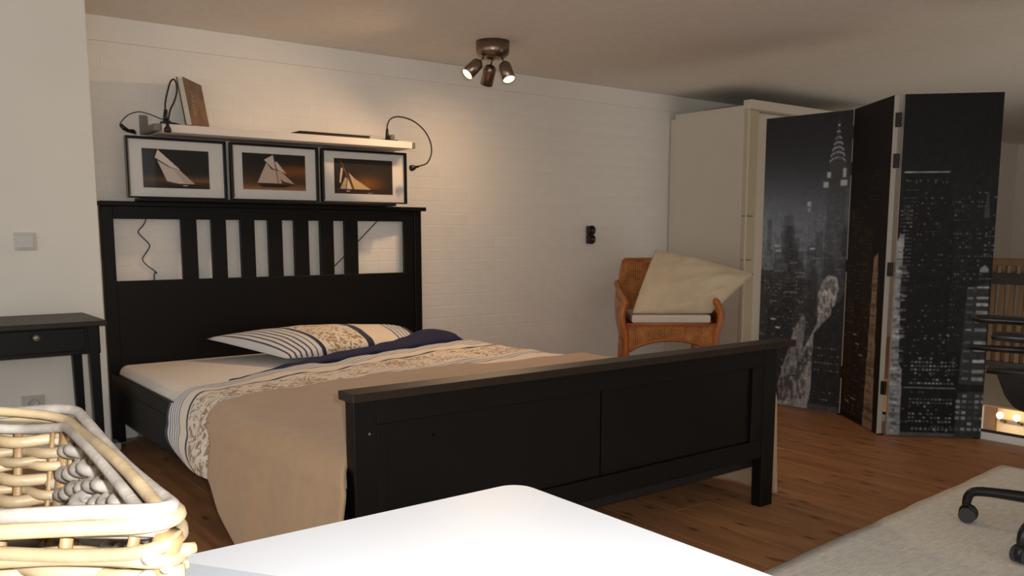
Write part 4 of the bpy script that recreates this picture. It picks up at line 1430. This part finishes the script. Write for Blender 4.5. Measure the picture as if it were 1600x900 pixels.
tag(pp.build('paper_sheet', M_PAPER, None), 'white paper pad under the wicker basket, overhanging the desk edge', 'paper')

# ================================================================== WICKER BASKET
CORN = [Vector((0.124, 0.452)), Vector((0.136, 0.765)), Vector((0.0, 0.86)), Vector((-0.075, 0.60))]
CEN = sum((c for c in CORN), Vector((0, 0))) / 4
ZB0, ZB1 = 0.7425, 0.889


def corners(z):
    k = 0.60 + 0.40 * ((z - ZB0) / (ZB1 - ZB0)) ** 0.75
    return [CEN + (c - CEN) * k for c in CORN]


def outward(a, b_):
    tg = (b_ - a).normalized()
    nn = Vector((tg.y, -tg.x))
    return nn if nn.dot((a + b_) / 2 - CEN) > 0 else -nn


bs = thing('wicker_basket', 'coarse whitewashed willow basket at the lower left on the desk', 'basket', (CEN.x, CEN.y, ZB0))
rb = random.Random(3)
MB().prism([tuple(c) for c in corners(ZB0 + 0.002)], ZB0, ZB0 + 0.008, 'xy').build('bottom', M_STAKE, bs)
NSIDE = (11, 6, 8, 7)          # stakes per side: right, far, left, near
HOLE = (4, 5)                 # the handle hole sits between these stakes of the right-hand wall
for si in range(4):
    for k in range(NSIDE[si]):
        t = (k + 0.5) / NSIDE[si]
        P = []
        for zz in np.linspace(ZB0 + 0.004, ZB1 - 0.004, 7):
            cs = corners(float(zz))
            p = cs[si] * (1 - t) + cs[(si + 1) % 4] * t
            P.append((p.x, p.y, float(zz)))
        MB().tube(P, 0.0036, 6, flat=0.6).build('stake', M_STAKE, bs, smooth=True)
ROWS = 17
for r_ in range(ROWS):
    z = ZB0 + 0.012 + r_ * (ZB1 - ZB0 - 0.026) / (ROWS - 1)
    cs = corners(z)
    for si in range(4):
        a, b_ = cs[si], cs[(si + 1) % 4]
        nn = outward(a, b_)
        L = (b_ - a).length
        spans = [(-0.012, L + 0.012)]
        if si == 0 and r_ in (10, 11, 12, 13):
            c0 = L * (HOLE[0] + 0.55) / NSIDE[0]
            c1 = L * (HOLE[1] + 1.45) / NSIDE[0]
            spans = [(-0.012, c0), (c1, L + 0.012)]
        ns_ = NSIDE[si]
        for (s0, s1) in spans:
            P, R = [], []
            n_ = max(8, int((s1 - s0) / 0.004))
            rr = rb.uniform(0.0038, 0.0052)
            ph0 = rb.uniform(-0.25, 0.25)
            tilt = rb.uniform(-0.0045, 0.0045)
            for q in range(n_ + 1):
                d = s0 + (s1 - s0) * q / n_
                t = d / L
                p = a * (1 - t) + b_ * t
                w_off = 0.0056 * math.cos(math.pi * (t * ns_ - 0.5 + r_) + ph0)
                zz = z + tilt * (t - 0.5) * 2 + 0.0015 * math.sin(d * 40 + r_)
                # cane ends dive round the corner
                ov = max(0, -d, d - L)
                P.append((p.x + nn.x * (w_off - ov * 0.5), p.y + nn.y * (w_off - ov * 0.5), zz))
                e_ = min(q, n_ - q)
                R.append(rr * (0.72 if e_ == 0 else 0.92 if e_ == 1 else 1.0))
            if si == 0:
                mm_ = M_CANE
            else:
                mm_ = M_CANE2 if rb.random() < 0.75 else M_CANE
            MB().tube(P, R, 9).build('cane', mm_, bs, smooth=True)
# upright post woven up the front right corner
for ci_ in range(4):
    P = [(corners(float(zz))[ci_].x, corners(float(zz))[ci_].y, float(zz)) for zz in np.linspace(ZB0 + 0.004, ZB1 - 0.004, 7)]
    MB().tube(P, 0.0075, 8).build('corner_post', M_STAKE, bs, smooth=True)
# wrapped cane loops on both sides of the handle hole
cs = corners(0.868)
a, b_ = cs[0], cs[1]
nn = outward(a, b_)
for (tc_, cnt) in ((HOLE[0] + 0.5, 3), (HOLE[1] + 1.5, 3)):
    for k in range(cnt):
        zc_ = 0.838 + k * 0.009
        cs = corners(zc_)
        p = cs[0] * (1 - tc_ / NSIDE[0]) + cs[1] * (tc_ / NSIDE[0])
        tg = (b_ - a).normalized()
        P = []
        for q in range(13):
            g = q / 12 * 2 * math.pi
            o2 = p + nn * (0.0125 * math.cos(g)) + tg * (0.010 * math.sin(g))
            P.append((o2.x, o2.y, zc_ + 0.003 * math.sin(g)))
        MB().tube(P, 0.0046, 8).build('wrapping', M_CANE, bs, smooth=True)
# rim: bundles of long canes laid along the edge and bent round the corners
def rim_path(off, z, rad):
    cs = corners(ZB1)
    out = []
    for i in range(4):
        p0, p1, p2 = cs[i - 1], cs[i], cs[(i + 1) % 4]
        a = p1 + (p0 - p1).normalized() * rad
        b2 = p1 + (p2 - p1).normalized() * rad
        for j in range(7):
            t = j / 6
            q = a * (1 - t) ** 2 + p1 * 2 * t * (1 - t) + b2 * t * t
            out.append(q)
        nb = cs[(i + 1) % 4]
        c2 = nb + (p1 - nb).normalized() * rad
        for j in range(1, 14):
            out.append(b2 * (1 - j / 14) + c2 * (j / 14))
    res = []
    n_ = len(out)
    for i in range(n_):
        tg = (out[(i + 1) % n_] - out[i - 1]).normalized()
        nn = Vector((tg.y, -tg.x))
        if nn.dot(out[i] - CEN) < 0:
            nn = -nn
        res.append((out[i].x + nn.x * off, out[i].y + nn.y * off, z))
    res = res[45:] + res[:45]
    res.append(res[0])
    return res


for k, (off, dz, rr, mm_) in enumerate(((0.0078, 0.000, 0.0042, M_CANE2), (-0.0058, -0.001, 0.0040, M_CANE), (0.0046, 0.0065, 0.0042, M_CANE),
                                        (-0.0022, 0.0062, 0.0038, M_CANE2), (0.0012, -0.003, 0.0044, M_CANE), (0.0086, -0.0085, 0.0040, M_CANE2),
                                        (0.0076, -0.0165, 0.0042, M_CANE2))):
    P = rim_path(off, ZB1 + dz, 0.022)
    P = [(p[0], p[1], p[2] + 0.0034 * math.sin(i * (0.21 + 0.03 * k) + k * 2.3)) for i, p in enumerate(P)]
    MB().tube(P, rr, 9, sub=3).build('rim_cane', mm_, bs, smooth=True)
